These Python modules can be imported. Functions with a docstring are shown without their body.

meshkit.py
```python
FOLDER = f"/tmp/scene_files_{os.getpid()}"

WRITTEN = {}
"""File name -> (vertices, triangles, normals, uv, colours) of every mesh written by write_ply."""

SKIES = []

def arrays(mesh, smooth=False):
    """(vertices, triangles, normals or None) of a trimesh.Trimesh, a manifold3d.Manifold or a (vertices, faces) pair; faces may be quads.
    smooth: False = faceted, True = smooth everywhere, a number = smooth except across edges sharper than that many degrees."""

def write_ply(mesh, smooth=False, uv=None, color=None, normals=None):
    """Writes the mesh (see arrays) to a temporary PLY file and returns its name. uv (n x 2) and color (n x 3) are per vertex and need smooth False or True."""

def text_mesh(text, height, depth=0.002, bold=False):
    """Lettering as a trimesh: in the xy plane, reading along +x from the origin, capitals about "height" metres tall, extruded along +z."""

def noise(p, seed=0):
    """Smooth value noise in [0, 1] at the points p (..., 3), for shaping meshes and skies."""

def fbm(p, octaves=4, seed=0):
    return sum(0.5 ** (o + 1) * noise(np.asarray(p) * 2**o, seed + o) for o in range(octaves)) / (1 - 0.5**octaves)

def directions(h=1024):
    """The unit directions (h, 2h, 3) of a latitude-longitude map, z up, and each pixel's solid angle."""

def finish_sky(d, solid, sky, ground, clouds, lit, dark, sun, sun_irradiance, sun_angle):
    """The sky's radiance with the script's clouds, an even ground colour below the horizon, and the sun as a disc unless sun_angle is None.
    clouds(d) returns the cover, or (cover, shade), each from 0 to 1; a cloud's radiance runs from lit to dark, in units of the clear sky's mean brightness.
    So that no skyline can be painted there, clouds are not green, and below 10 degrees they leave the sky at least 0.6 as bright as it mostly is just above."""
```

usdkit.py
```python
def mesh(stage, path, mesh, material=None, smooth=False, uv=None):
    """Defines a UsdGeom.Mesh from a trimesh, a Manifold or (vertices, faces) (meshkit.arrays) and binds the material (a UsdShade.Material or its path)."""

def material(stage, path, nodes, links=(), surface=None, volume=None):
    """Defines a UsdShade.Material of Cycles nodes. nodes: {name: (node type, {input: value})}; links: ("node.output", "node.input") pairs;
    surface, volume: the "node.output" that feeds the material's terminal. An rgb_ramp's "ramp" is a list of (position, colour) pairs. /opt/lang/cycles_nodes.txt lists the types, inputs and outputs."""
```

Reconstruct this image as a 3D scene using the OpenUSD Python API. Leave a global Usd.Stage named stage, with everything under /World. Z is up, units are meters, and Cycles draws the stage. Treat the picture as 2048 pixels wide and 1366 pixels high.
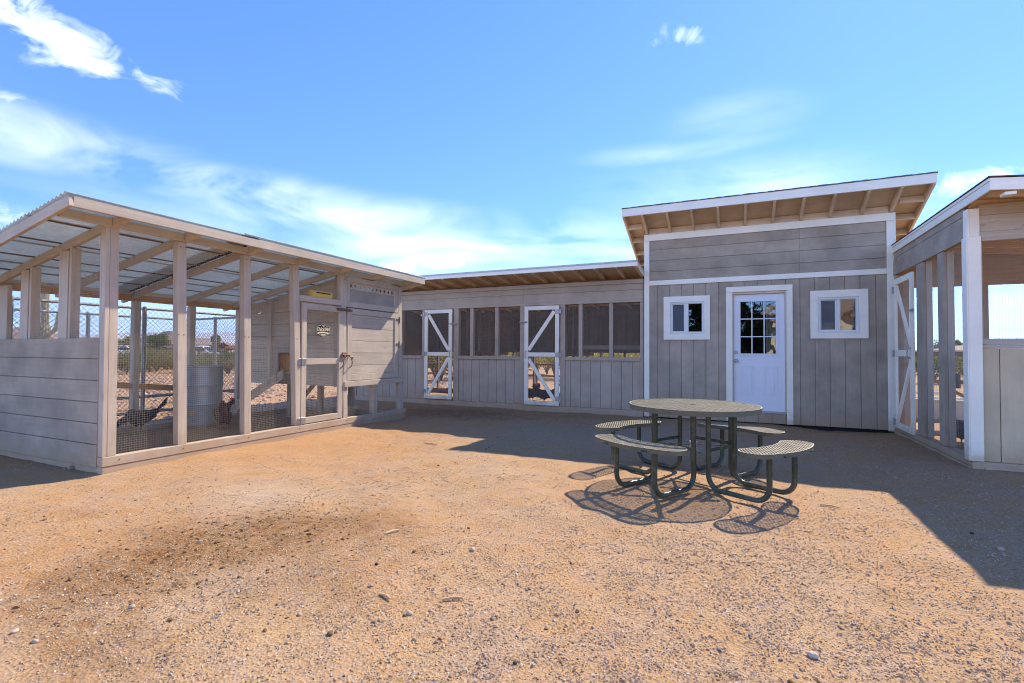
import math, random
import numpy as np
import trimesh
import manifold3d as m3
import shapely.geometry as sg
import usdkit, meshkit
from pxr import Usd, UsdGeom, UsdLux, UsdShade, Gf, Sdf, Vt
from scipy.spatial import ConvexHull

random.seed(7)
rng = np.random.default_rng(7)
stage = Usd.Stage.CreateInMemory()
UsdGeom.SetStageUpAxis(stage, UsdGeom.Tokens.z)
UsdGeom.SetStageMetersPerUnit(stage, 1.0)
world = UsdGeom.Xform.Define(stage, '/World')
stage.SetDefaultPrim(world.GetPrim())
UsdGeom.Scope.Define(stage, '/World/Looks')

# ------------------------------------------------------------------ camera
CAM_H = 1.165
YAW, PITCH, ROLL, FPX = 0.42927, 0.022817, 0.00607, 982.7
EXPOSURE = 1.12
SUN_DIR = np.array([0.3545, 0.9605, 1.0]); SUN_DIR /= np.linalg.norm(SUN_DIR)
SUN_EL = math.asin(SUN_DIR[2]); SUN_ROT = math.atan2(SUN_DIR[0], SUN_DIR[1])
SKY_STRENGTH = 0.148
SUN_INTENSITY = 0.93

cy, sy = math.cos(YAW), math.sin(YAW)
fwd = np.array([-sy * math.cos(PITCH), cy * math.cos(PITCH), math.sin(PITCH)])
r0 = np.array([cy, sy, 0.0]); u0 = np.cross(r0, fwd)
right = r0 * math.cos(ROLL) + u0 * math.sin(ROLL)
up = -r0 * math.sin(ROLL) + u0 * math.cos(ROLL)
cam = UsdGeom.Camera.Define(stage, '/World/camera')
M = Gf.Matrix4d(*right, 0, *up, 0, *(-fwd), 0, 0, 0, CAM_H, 1)
cam.AddTransformOp().Set(M)
cam.CreateHorizontalApertureAttr(36.0)
cam.CreateVerticalApertureAttr(36.0 * 683 / 1024)
cam.CreateFocalLengthAttr(36.0 * FPX / 2048)
cam.CreateClippingRangeAttr(Gf.Vec2f(0.05, 20000))
cam.CreateExposureAttr(EXPOSURE)

# ------------------------------------------------------------------ sky and sun
def build_sky():
    d = UsdLux.DomeLight.Define(stage, '/World/sky')
    d.GetPrim().SetCustomDataByKey('kind', 'structure')
    d.GetPrim().SetCustomDataByKey('label', 'deep blue daytime sky with thin white clouds')
    N = {
        'tc': ('texture_coordinate', {}),
        'sky': ('sky_texture', {'sky_type': 'single_scattering', 'sun_disc': False, 'sun_elevation': SUN_EL, 'sun_rotation': SUN_ROT,
                                'altitude': 700.0, 'air_density': 1.0, 'aerosol_density': 0.15, 'ozone_density': 3.0}),
        'hs': ('hsv', {'saturation': 1.10, 'value': 1.0}), 'gm': ('gamma', {'gamma': 0.75}), 'lv': ('vector_math', {'math_type': 'multiply', 'vector2': (0.53, 0.80, 1.32)}),
        'sep': ('separate_xyz', {}),
        # cirrus: noise stretched along a slanting direction, on a flattened dome
        'rot': ('mapping', {'rotation': (0.0, 0.0, 0.5), 'scale': (1.0, 2.6, 6.0)}),
        'n1': ('noise_texture', {'scale': 2.4, 'detail': 8.0, 'roughness': 0.58, 'distortion': 0.6}),
        'r1': ('map_range', {'from_min': 0.34, 'from_max': 0.70, 'to_min': 0.0, 'to_max': 0.62, 'clamp': True}),
        'band': ('map_range', {'range_type': 'smoothstep', 'from_min': 0.52, 'from_max': 0.20, 'to_min': 0.0, 'to_max': 1.0, 'clamp': True}),
        'c1': ('math', {'math_type': 'multiply'}),
        # small cumulus puffs
        'm2': ('mapping', {'scale': (1.0, 1.0, 1.9)}),
        'n2': ('noise_texture', {'scale': 13.0, 'detail': 10.0, 'roughness': 0.66, 'distortion': 0.7}),
        'r2': ('map_range', {'from_min': 0.47, 'from_max': 0.76, 'to_min': 0.0, 'to_max': 0.88, 'clamp': True}),
        'sum': ('math', {'math_type': 'maximum'}),
        'mixc': ('mix_color', {'b': (7.4, 7.6, 8.0)}),
        'bg': ('background_shader', {'strength': SKY_STRENGTH}),
    }
    L = [('tc.generated', 'sep.vector'), ('tc.generated', 'rot.vector'), ('rot.vector', 'n1.vector'), ('n1.fac', 'r1.value'),
         ('sep.z', 'band.value'), ('r1.result', 'c1.value1'), ('band.result', 'c1.value2'),
         ('tc.generated', 'm2.vector'), ('m2.vector', 'n2.vector'), ('n2.fac', 'r2.value')]
    # where clouds stand: directions (azimuth right of +Y, elevation, both in radians), half widths, weight
    def mask(tagname, spots):
        last = None
        for i, (az, el, wa, we, wt) in enumerate(spots):
            c = (math.sin(az) * math.cos(el), math.cos(az) * math.cos(el), math.sin(el)); s, k, g, q = (f'{tagname}{x}{i}' for x in 'sklr')
            N[s] = ('vector_math', {'math_type': 'subtract', 'vector2': c})
            N[k] = ('vector_math', {'math_type': 'multiply', 'vector2': (1 / wa, 1 / wa, 1 / we)})
            N[g] = ('vector_math', {'math_type': 'length'})
            N[q] = ('map_range', {'range_type': 'smoothstep', 'from_min': 1.7, 'from_max': 0.1, 'to_min': 0.0, 'to_max': wt, 'clamp': True})
            L.extend([('tc.generated', f'{s}.vector1'), (f'{s}.vector', f'{k}.vector1'), (f'{k}.vector', f'{g}.vector1'), (f'{g}.value', f'{q}.value')])
            if last is None: last = f'{q}.result'
            else:
                N[f'{tagname}m{i}'] = ('math', {'math_type': 'maximum'})
                L.extend([(last, f'{tagname}m{i}.value1'), (f'{q}.result', f'{tagname}m{i}.value2')]); last = f'{tagname}m{i}.value'
        return last
    puff = mask('p', [(-1.235, 0.462, 0.07, 0.040, 1.0), (-1.18, 0.438, 0.075, 0.036, 1.0), (-1.145, 0.418, 0.05, 0.022, 1.0), (-1.235, 0.339, 0.05, 0.016, .8), (-1.075, 0.422, 0.05, 0.016, .62), (-1.045, 0.412, 0.03, 0.02, .6),
        (-0.61, 0.443, 0.05, 0.02, .42), (-0.665, 0.172, 0.055, 0.022, 1.0), (-0.575, 0.178, 0.065, 0.020, 1.0), (-0.585, 0.215, 0.06, 0.022, .7), (-0.094, 0.556, 0.05, 0.022, .75), (0.345, 0.252, 0.09, 0.025, .8), (-1.229, 0.183, 0.08, 0.03, .9), (0.28, 0.11, 0.16, 0.03, .6), (0.5, 0.16, 0.16, 0.03, .6),
        (1.5, 0.3, 0.5, 0.1, .8), (2.6, 0.35, 0.6, 0.12, .8), (-2.4, 0.3, 0.6, 0.12, .8)])
    veil = mask('v', [(-1.25, 0.30, 0.20, 0.035, .7), (-0.98, 0.285, 0.22, 0.026, .8), (-0.75, 0.255, 0.22, 0.034, .95), (-0.557, 0.215, 0.22, 0.045, 1.0), (-0.30, 0.21, 0.25, 0.06, .8), (0.0, 0.415, 0.09, 0.03, .30), (-0.09, 0.375, 0.14, 0.016, .36), (-0.03, 0.29, 0.2, 0.05, .5),
        (-0.9, 0.13, 0.5, 0.10, .5), (0.2, 0.13, 0.5, 0.10, .5), (1.4, 0.35, 0.6, 0.12, .6), (-2.5, 0.4, 0.7, 0.15, .6), (3.0, 0.3, 0.8, 0.15, .6)])
    N['pa'] = ('math', {'math_type': 'multiply_add', 'value2': 0.30, 'value3': -0.17})
    N['pb'] = ('math', {'math_type': 'add'})
    N['pc'] = ('math', {'math_type': 'multiply'})
    L.remove(('n2.fac', 'r2.value')); L.remove(('sep.z', 'band.value')); L.remove(('band.result', 'c1.value2')); del N['band'], N['sep']; L.remove(('tc.generated', 'sep.vector'))
    L += [(veil, 'c1.value2'), (puff, 'pa.value1'), ('pa.value', 'pb.value1'), ('n2.fac', 'pb.value2'), ('pb.value', 'r2.value'), ('r2.result', 'pc.value1'), (puff, 'pc.value2'),
          ('c1.value', 'sum.value1'), ('pc.value', 'sum.value2'), ('sum.value', 'mixc.fac'), ('sky.color', 'hs.color'), ('hs.color', 'gm.color'), ('gm.color', 'lv.vector1'), ('lv.vector', 'mixc.a'), ('mixc.result', 'bg.color')]
    m = usdkit.material(stage, '/World/Looks/sky', N, L, surface='bg.background')
    UsdShade.MaterialBindingAPI.Apply(d.GetPrim()).Bind(m)
    s = UsdLux.DistantLight.Define(stage, '/World/sun')
    s.CreateNormalizeAttr(True); s.CreateIntensityAttr(SUN_INTENSITY); s.CreateAngleAttr(0.53)
    s.CreateColorAttr(Gf.Vec3f(1.0, 0.90, 0.77))
    z = SUN_DIR; x = np.cross([0, 0, 1], z); x /= np.linalg.norm(x); y = np.cross(z, x)
    s.AddTransformOp().Set(Gf.Matrix4d(*x, 0, *y, 0, *z, 0, 0, 0, 50, 1))
build_sky()

# ------------------------------------------------------------------ naming helpers
_used = {}
_base = {}
def numbered(parent, name):
    k = (parent, name); n = _used.get(k, 0); _used[k] = n + 1
    return name if n == 0 else f'{name}_{n:03d}'

def tag(p, label=None, cat=None, group=None, kind=None):
    for k, v in (('label', label), ('category', cat), ('group', group), ('kind', kind)):
        if v: p.SetCustomDataByKey(k, v)
    return p

def thing(name, label, cat, loc=(0, 0, 0), group=None, rz=0.0, sc=1.0):
    path = '/World/' + numbered('/World', name)
    x = UsdGeom.Xform.Define(stage, path)
    x.AddTranslateOp().Set(Gf.Vec3d(*map(float, loc)))
    x.AddRotateZOp().Set(float(math.degrees(rz)))
    x.AddScaleOp().Set(Gf.Vec3f(*( [float(sc)] * 3 if np.ndim(sc) == 0 else map(float, sc))))
    _base[path] = np.array(loc, float)
    return tag(x.GetPrim(), label, cat, group)

def copy_of(src, label, loc, rz=0.0, sc=1.0, group=None):
    t = thing(src.GetName().rstrip('0123456789').rstrip('_'), label, src.GetCustomDataByKey('category'), loc, group or src.GetCustomDataByKey('group'), rz, sc)
    t.GetReferences().AddInternalReference(src.GetPath())
    t.SetInstanceable(True)
    return t

def arr(mesh):
    if isinstance(mesh, list):
        mesh = cat(mesh)
    if hasattr(mesh, 'to_mesh'):
        q = mesh.to_mesh(); return np.array(q.vert_properties[:, :3], float), np.array(q.tri_verts, int)
    if isinstance(mesh, tuple):
        return np.asarray(mesh[0], float), np.asarray(mesh[1], int)
    return np.array(mesh.vertices, float), np.array(mesh.faces, int)

def cat(ms):
    vs, fs, o = [], [], 0
    for m in ms:
        v, f = arr(m); vs.append(v); fs.append(f + o); o += len(v)
    return np.vstack(vs), np.vstack(fs)

def part(parent, name, mesh, mat, label=None, kind=None, smooth=False, local=False):
    """One Mesh prim under parent; vertices given in world space unless local."""
    pp = str(parent.GetPath())
    path = pp + '/' + numbered(pp, name)
    v, f = arr(mesh)
    top = '/'.join(pp.split('/')[:3])
    if not local and top in _base: v = v - _base[top]
    m = usdkit.mesh(stage, path, (v, f), MAT[mat], smooth=smooth)
    return tag(m.GetPrim(), label, None, None, kind)

def top_mesh(name, mesh, mat, label, cat_=None, kind=None, group=None, smooth=False):
    path = '/World/' + numbered('/World', name)
    m = usdkit.mesh(stage, path, arr(mesh), MAT[mat], smooth=smooth)
    return tag(m.GetPrim(), label, cat_, group, kind)

# ------------------------------------------------------------------ shape helpers
_S = np.array([[sx, sy_, sz] for sx in (-1, 1) for sy_ in (-1, 1) for sz in (-1, 1)], float)
_T = np.array([s * (np.where(np.arange(3) == k, 1.0, 0.8)) for s in _S for k in range(3)])
_K = np.array([k for _ in _S for k in range(3)])
_SG = np.repeat(_S, 3, 0)
_h = ConvexHull(_T)
_F = []
for s in _h.simplices:
    a, b, c = _T[s]
    n = np.cross(b - a, c - a)
    _F.append(s if n @ (a + b + c) > 0 else s[::-1])
_F = np.array(_F)

def bx(x0, x1, y0, y1, z0, z1, c=0.003):
    """chamfered box"""
    lo = np.minimum([x0, y0, z0], [x1, y1, z1]); hi = np.maximum([x0, y0, z0], [x1, y1, z1])
    h = (hi - lo) / 2; ce = (hi + lo) / 2
    c = min(c, h.min() * 0.45)
    e = np.tile(h, (24, 1)) - c
    e[np.arange(24), _K] += c
    return _SG * e + ce, _F.copy()

def beam(a, b, w, h, upv=(0, 0, 1), c=0.003):
    """chamfered bar from a to b; w across, h along upv"""
    a = np.array(a, float); b = np.array(b, float)
    d = b - a; L = np.linalg.norm(d); d /= L
    s = np.cross(d, upv); s /= np.linalg.norm(s); u = np.cross(s, d)
    v, f = bx(0, L, -w / 2, w / 2, -h / 2, h / 2, c)
    return a + v[:, :1] * d + v[:, 1:2] * -s + v[:, 2:3] * u, f

def tube(pts, r, n=10, closed=False):
    P = np.array(pts, float)
    k = len(P)
    T = np.gradient(P, axis=0) if not closed else (np.roll(P, -1, 0) - np.roll(P, 1, 0))
    T /= np.linalg.norm(T, axis=1, keepdims=True)
    ref = np.array([0, 0, 1.0]) if abs(T[0][2]) < 0.9 else np.array([1.0, 0, 0])
    N = np.cross(T[0], ref); N /= np.linalg.norm(N)
    rings = []
    R = np.broadcast_to(r, k)
    for i in range(k):
        N = N - T[i] * (N @ T[i]); N /= np.linalg.norm(N); B = np.cross(T[i], N)
        a = np.linspace(0, 2 * np.pi, n, endpoint=False)
        rings.append(P[i] + R[i] * (np.cos(a)[:, None] * N + np.sin(a)[:, None] * B))
    v = np.vstack(rings); f = []
    for i in range(k if closed else k - 1):
        j = (i + 1) % k
        for q in range(n):
            q2 = (q + 1) % n
            f += [[i * n + q, i * n + q2, j * n + q2], [i * n + q, j * n + q2, j * n + q]]
    if not closed:
        v = np.vstack([v, P[0], P[-1]]); c0, c1 = len(v) - 2, len(v) - 1
        for q in range(n):
            q2 = (q + 1) % n
            f += [[c0, q2, q], [c1, (k - 1) * n + q, (k - 1) * n + q2]]
    return v, np.array(f)

def rod(a, b, r, n=8):
    return tube([a, b], r, n)

def prism(poly, axis, lo, hi):
    """extrude a shapely polygon in the plane normal to axis (0: yz, 1: xz, 2: xy) from lo to hi"""
    m = trimesh.creation.extrude_polygon(poly, hi - lo, engine='earcut')
    v = np.array(m.vertices); f = np.array(m.faces)
    v2 = np.empty_like(v)
    if axis == 2: v2 = v + [0, 0, lo]
    elif axis == 1: v2[:, 0], v2[:, 2], v2[:, 1] = v[:, 0], v[:, 1], v[:, 2] + lo; f = f[:, ::-1]
    else: v2[:, 1], v2[:, 2], v2[:, 0] = v[:, 0], v[:, 1], v[:, 2] + lo
    return v2, f

def wires(o, u, v, pitch=0.0230, r=0.00075):
    """welded wire cloth on the parallelogram o + a*u + b*v"""
    o, u, v = (np.array(q, float) for q in (o, u, v))
    lu, lv = np.linalg.norm(u), np.linalg.norm(v)
    n = np.cross(u, v); n /= np.linalg.norm(n)
    segs = []
    for i in range(int(lu / pitch) + 1):
        segs.append((o + u * (i * pitch / lu), v, u / lu))
    for j in range(int(lv / pitch) + 1):
        segs.append((o + v * (j * pitch / lv) + n * r, u, v / lv))
    return prisms(segs, n, r)

def prisms(segs, n, r):
    A = np.array([s[0] for s in segs]); D = np.array([s[1] for s in segs]); S = np.array([s[2] for s in segs])
    ang = np.array([0.5, 2.594, 4.689])
    ring = np.stack([S * (r * math.cos(a)) + n * (r * math.sin(a)) for a in ang], 1)
    v = np.concatenate([A[:, None] + ring, A[:, None] + D[:, None] + ring], 1)
    base = np.array([[q, (q + 1) % 3, 3 + (q + 1) % 3] for q in range(3)] + [[q, 3 + (q + 1) % 3, 3 + q] for q in range(3)])
    f = (base[None] + (np.arange(len(segs)) * 6)[:, None, None]).reshape(-1, 3)
    return v.reshape(-1, 3), f

def chainlink(o, u, v, pitch=0.075, r=0.0016):
    """crossing diagonal wires clipped to the rectangle o + a*u + b*v"""
    o, u, v = (np.array(q, float) for q in (o, u, v))
    lu, lv = np.linalg.norm(u), np.linalg.norm(v); U, V = u / lu, v / lv
    n = np.cross(U, V); segs = []
    for sgn in (1, -1):
        k = -lv if sgn > 0 else 0.0
        while k < (lu if sgn > 0 else lu + lv):
            # a = k + sgn*b
            b0, b1 = 0.0, lv
            if sgn > 0: b0, b1 = max(b0, -k), min(b1, lu - k)
            else: b0, b1 = max(b0, k - lu), min(b1, k)
            if b1 > b0 + 1e-3:
                p = o + U * (k + sgn * b0) + V * b0 + n * r * sgn; q = o + U * (k + sgn * b1) + V * b1 + n * r * sgn
                d = q - p; s = np.cross(d / np.linalg.norm(d), n); segs.append((p, d, s))
            k += pitch
    return prisms(segs, n, r)

def rect_minus(r, holes):
    out = [r]
    for h in holes:
        nxt = []
        for (a0, a1, b0, b1) in out:
            if h[0] >= a1 or h[1] <= a0 or h[2] >= b1 or h[3] <= b0: nxt.append((a0, a1, b0, b1)); continue
            i0, i1 = max(a0, h[0]), min(a1, h[1])
            if i0 - a0 > .004: nxt.append((a0, i0, b0, b1))
            if a1 - i1 > .004: nxt.append((i1, a1, b0, b1))
            if h[2] - b0 > .004: nxt.append((i0, i1, b0, h[2]))
            if b1 - h[3] > .004: nxt.append((i0, i1, h[3], b1))
        out = nxt
    return out

# ------------------------------------------------------------------ materials
MAT = {}
LK = '/World/Looks/'
def simple(name, col, rough=0.6, metal=0.0, spec=0.5, var=0.0, scale=8.0, bump=0.0, extra=None):
    N = {'p': ('principled_bsdf', {'base_color': col, 'roughness': rough, 'metallic': metal, 'specular_ior_level': spec, **(extra or {})})}
    L = []
    if var or bump:
        N['g'] = ('geometry', {})
        N['n'] = ('noise_texture', {'scale': scale, 'detail': 5.0, 'roughness': 0.6})
        L += [('g.position', 'n.vector')]
    if var:
        N['oi'] = ('object_info', {})
        N['rm'] = ('map_range', {'from_min': 0.3, 'from_max': 0.7, 'to_min': 1 - var, 'to_max': 1 + var, 'clamp': True})
        N['rr'] = ('map_range', {'from_min': 0.0, 'from_max': 1.0, 'to_min': 1 - var * .4, 'to_max': 1 + var * .4})
        N['mm'] = ('math', {'math_type': 'multiply'})
        N['v'] = ('vector_math', {'math_type': 'scale', 'vector1': col})
        L += [('n.fac', 'rm.value'), ('oi.random', 'rr.value'), ('rm.result', 'mm.value1'), ('rr.result', 'mm.value2'), ('mm.value', 'v.scale'), ('v.vector', 'p.base_color')]
    if bump:
        N['b'] = ('bump', {'strength': 0.5, 'distance': bump})
        L += [('n.fac', 'b.height'), ('b.normal', 'p.normal')]
    MAT[name] = usdkit.material(stage, LK + name, N, L, surface='p.BSDF')

def wood(name, col, axis, rough=0.75, var=0.10, tone=0.06, grain=0.10, worn=None, wear=0.0, bump=0.0015, spec=0.3, dirt=True):
    """painted or raw timber: long grain along axis (0 x, 1 y, 2 z), board to board tone, blotches, worn spots"""
    sc = [38.0, 38.0, 38.0]; sc[axis] = 1.6
    N = {'g': ('geometry', {}), 'oi': ('object_info', {}),
         'off': ('vector_math', {'math_type': 'scale', 'vector1': (7.3, 3.1, 5.7)}),
         'ad': ('vector_math', {'math_type': 'add'}),
         'mp': ('mapping', {'scale': tuple(sc)}),
         'n': ('noise_texture', {'scale': 1.0, 'detail': 6.0, 'roughness': 0.65, 'distortion': 0.8}),
         'bl': ('noise_texture', {'scale': 2.6, 'detail': 4.0, 'roughness': 0.6}),
         'a1': ('map_range', {'from_min': 0.3, 'from_max': 0.7, 'to_min': 1 - grain, 'to_max': 1 + grain, 'clamp': True}),
         'a2': ('map_range', {'from_min': 0.3, 'from_max': 0.7, 'to_min': 1 - var, 'to_max': 1 + var, 'clamp': True}),
         'a3': ('map_range', {'from_min': 0.0, 'from_max': 1.0, 'to_min': 1 - tone, 'to_max': 1 + tone}),
         'm1': ('math', {'math_type': 'multiply'}), 'm2': ('math', {'math_type': 'multiply'}),
         'v': ('vector_math', {'math_type': 'scale', 'vector1': col}),
         'b': ('bump', {'strength': 0.6, 'distance': bump}),
         'p': ('principled_bsdf', {'roughness': rough, 'specular_ior_level': spec})}
    L = [('oi.random', 'off.scale'), ('g.position', 'ad.vector1'), ('off.vector', 'ad.vector2'), ('ad.vector', 'mp.vector'), ('mp.vector', 'n.vector'), ('g.position', 'bl.vector'),
         ('n.fac', 'a1.value'), ('bl.fac', 'a2.value'), ('oi.random', 'a3.value'), ('a1.result', 'm1.value1'), ('a2.result', 'm1.value2'), ('m1.value', 'm2.value1'), ('a3.result', 'm2.value2'),
         ('m2.value', 'v.scale'), ('n.fac', 'b.height'), ('b.normal', 'p.normal')]
    if dirt:
        N['sz'] = ('separate_xyz', {}); N['dn'] = ('noise_texture', {'scale': 7.0, 'detail': 6.0, 'roughness': 0.65}); N['dz'] = ('math', {'math_type': 'multiply_add', 'value2': 0.55, 'value3': -0.275}); N['da'] = ('math', {'math_type': 'add'})
        N['dr'] = ('map_range', {'range_type': 'smoothstep', 'from_min': 0.30, 'from_max': -0.02, 'to_min': 0.0, 'to_max': 0.6, 'clamp': True}); N['dx'] = ('mix_color', {'b': (0.40, 0.25, 0.13)})
        L += [('g.position', 'sz.vector'), ('g.position', 'dn.vector'), ('dn.fac', 'dz.value1'), ('sz.z', 'da.value1'), ('dz.value', 'da.value2'), ('da.value', 'dr.value'), ('dr.result', 'dx.fac'), ('dx.result', 'p.base_color')]
    fin = 'dx.a' if dirt else 'p.base_color'
    if worn is not None:
        N['w'] = ('noise_texture', {'scale': 1.0, 'detail': 7.0, 'roughness': 0.7})
        sw = [14.0, 14.0, 14.0]; sw[axis] = 3.0
        N['wm'] = ('mapping', {'scale': tuple(sw)})
        N['wr'] = ('map_range', {'from_min': 0.66 - wear, 'from_max': 0.74 - wear, 'to_min': 0.0, 'to_max': 0.75, 'clamp': True})
        N['mx'] = ('mix_color', {'b': worn})
        L += [('ad.vector', 'wm.vector'), ('wm.vector', 'w.vector'), ('w.fac', 'wr.value'), ('wr.result', 'mx.fac'), ('v.vector', 'mx.a'), ('mx.result', fin)]
    else:
        L += [('v.vector', fin)]
    MAT[name] = usdkit.material(stage, LK + name, N, L, surface='p.BSDF')

TAUPE = (0.51, 0.42, 0.32)
GREY = (0.385, 0.305, 0.222)
WORN = (0.17, 0.10, 0.06)
for ax, s in enumerate('xyz'):
    wood('taupe_' + s, TAUPE, ax, worn=WORN, wear=0.035, grain=0.12)
    wood('grey_' + s, GREY, ax, var=0.20, grain=0.06, tone=0.06)
    wood('white_' + s, (0.92, 0.83, 0.67), ax, var=0.06, tone=0.02, grain=0.03, rough=0.5)
    wood('raw_' + s, (0.52, 0.26, 0.085), ax, var=0.15, tone=0.1, grain=0.2)
    wood('soffit_' + s, (0.68, 0.51, 0.335), ax, var=0.12)
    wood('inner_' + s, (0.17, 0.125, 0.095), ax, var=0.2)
wood('fresh_x', (0.80, 0.43, 0.14), 0)
wood('tan_z', (0.60, 0.46, 0.29), 2, var=0.10, grain=0.05)
wood('tan_x', (0.60, 0.46, 0.29), 0, var=0.10, grain=0.05)
wood('aviary_z', (0.46, 0.36, 0.27), 2, var=0.13, grain=0.06, tone=0.04, worn=(0.25, 0.19, 0.15), wear=0.0)
wood('aviary_x', (0.47, 0.37, 0.28), 0, var=0.12, grain=0.06)
wood('ply_x', (0.37, 0.325, 0.265), 0, var=0.2)
simple('doorpaint', (0.76, 0.755, 0.76), 0.35, var=0.03, scale=3)
simple('vinyl', (0.78, 0.76, 0.68), 0.4)
simple('dark', (0.012, 0.012, 0.012), 0.9)
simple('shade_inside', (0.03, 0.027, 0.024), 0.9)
simple('steel', (0.45, 0.44, 0.42), 0.45, 0.8, var=0.15, scale=40)
simple('wire', (0.52, 0.45, 0.36), 0.5, 0.1)
simple('link', (0.11, 0.11, 0.115), 0.5, 0.4)
simple('pipe', (0.30, 0.29, 0.28), 0.5, 0.5, var=0.15)
simple('rust', (0.16, 0.065, 0.03), 0.8, var=0.3)
simple('rusty_metal', (0.20, 0.12, 0.09), 0.7, 0.4, var=0.3, scale=60)
simple('brass', (0.55, 0.40, 0.16), 0.3, 0.9)
simple('felt', (0.13, 0.125, 0.125), 0.95, var=0.2, scale=30, bump=0.004)
simple('yellow', (0.68, 0.47, 0.10), 0.45, var=0.1, scale=20)
simple('sign_black', (0.012, 0.014, 0.018), 0.4)
simple('sign_cream', (0.72, 0.62, 0.40), 0.6, var=0.1, scale=60)
simple('sign_green', (0.42, 0.46, 0.36), 0.6)
simple('drum', (0.25, 0.30, 0.33), 0.36, 0.65, var=0.15, scale=6, bump=0.002)
simple('hen_black', (0.018, 0.015, 0.014), 0.6, var=0.4, scale=50, bump=0.004)
simple('hen_brown', (0.11, 0.045, 0.02), 0.7, var=0.4, scale=50, bump=0.004)
simple('comb', (0.45, 0.03, 0.02), 0.5)
simple('beak', (0.35, 0.24, 0.08), 0.5)
simple('white_paint', (0.75, 0.76, 0.77), 0.3, extra={'coat_weight': 0.5})
simple('silver_paint', (0.55, 0.57, 0.60), 0.3, 0.3, extra={'coat_weight': 0.5})
simple('auto_glass', (0.02, 0.025, 0.03), 0.08)
simple('rubber', (0.02, 0.02, 0.02), 0.85)
simple('stucco', (0.62, 0.54, 0.38), 0.9, var=0.06, scale=2)
simple('tan_stucco', (0.50, 0.36, 0.24), 0.9, var=0.06, scale=2)
simple('roof_tile', (0.28, 0.19, 0.14), 0.85, var=0.2, scale=6)
simple('curtain', (0.62, 0.56, 0.38), 0.9, var=0.08, scale=5)
simple('plastic_white', (0.62, 0.62, 0.58), 0.45)
simple('dung', (0.17, 0.085, 0.032), 0.95, var=0.4, scale=90, bump=0.004)
simple('stick', (0.55, 0.35, 0.19), 0.9, var=0.2, scale=50)
simple('straw', (0.62, 0.47, 0.25), 0.8)
simple('hill', (0.22, 0.15, 0.105), 0.95, var=0.35, scale=0.06)
simple('mountain', (0.42, 0.40, 0.40), 0.95, var=0.2, scale=0.002)
simple('saguaro', (0.38, 0.31, 0.18), 0.8, var=0.15, scale=4, bump=0.01)
simple('trunk', (0.16, 0.115, 0.08), 0.9, var=0.3, scale=12)

def leaf(name, col, tr=0.35):
    N = {'oi': ('object_info', {}), 'ge': ('geometry', {}),
         'rp': ('map_range', {'from_min': 0, 'from_max': 1, 'to_min': 0.55, 'to_max': 1.45}),
         'ro': ('map_range', {'from_min': 0, 'from_max': 1, 'to_min': 0.85, 'to_max': 1.15}),
         'mm': ('math', {'math_type': 'multiply'}), 'v': ('vector_math', {'math_type': 'scale', 'vector1': col}),
         'd': ('diffuse_bsdf', {}), 't': ('translucent_bsdf', {}), 'x': ('mix_closure', {'fac': tr})}
    MAT[name] = usdkit.material(stage, LK + name, N, [('ge.random_per_island', 'rp.value'), ('oi.random', 'ro.value'), ('rp.result', 'mm.value1'), ('ro.result', 'mm.value2'), ('mm.value', 'v.scale'),
        ('v.vector', 'd.color'), ('v.vector', 't.color'), ('d.BSDF', 'x.closure1'), ('t.BSDF', 'x.closure2')], surface='x.closure')
leaf('leaf_olive', (0.46, 0.41, 0.15), .5)
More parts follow.
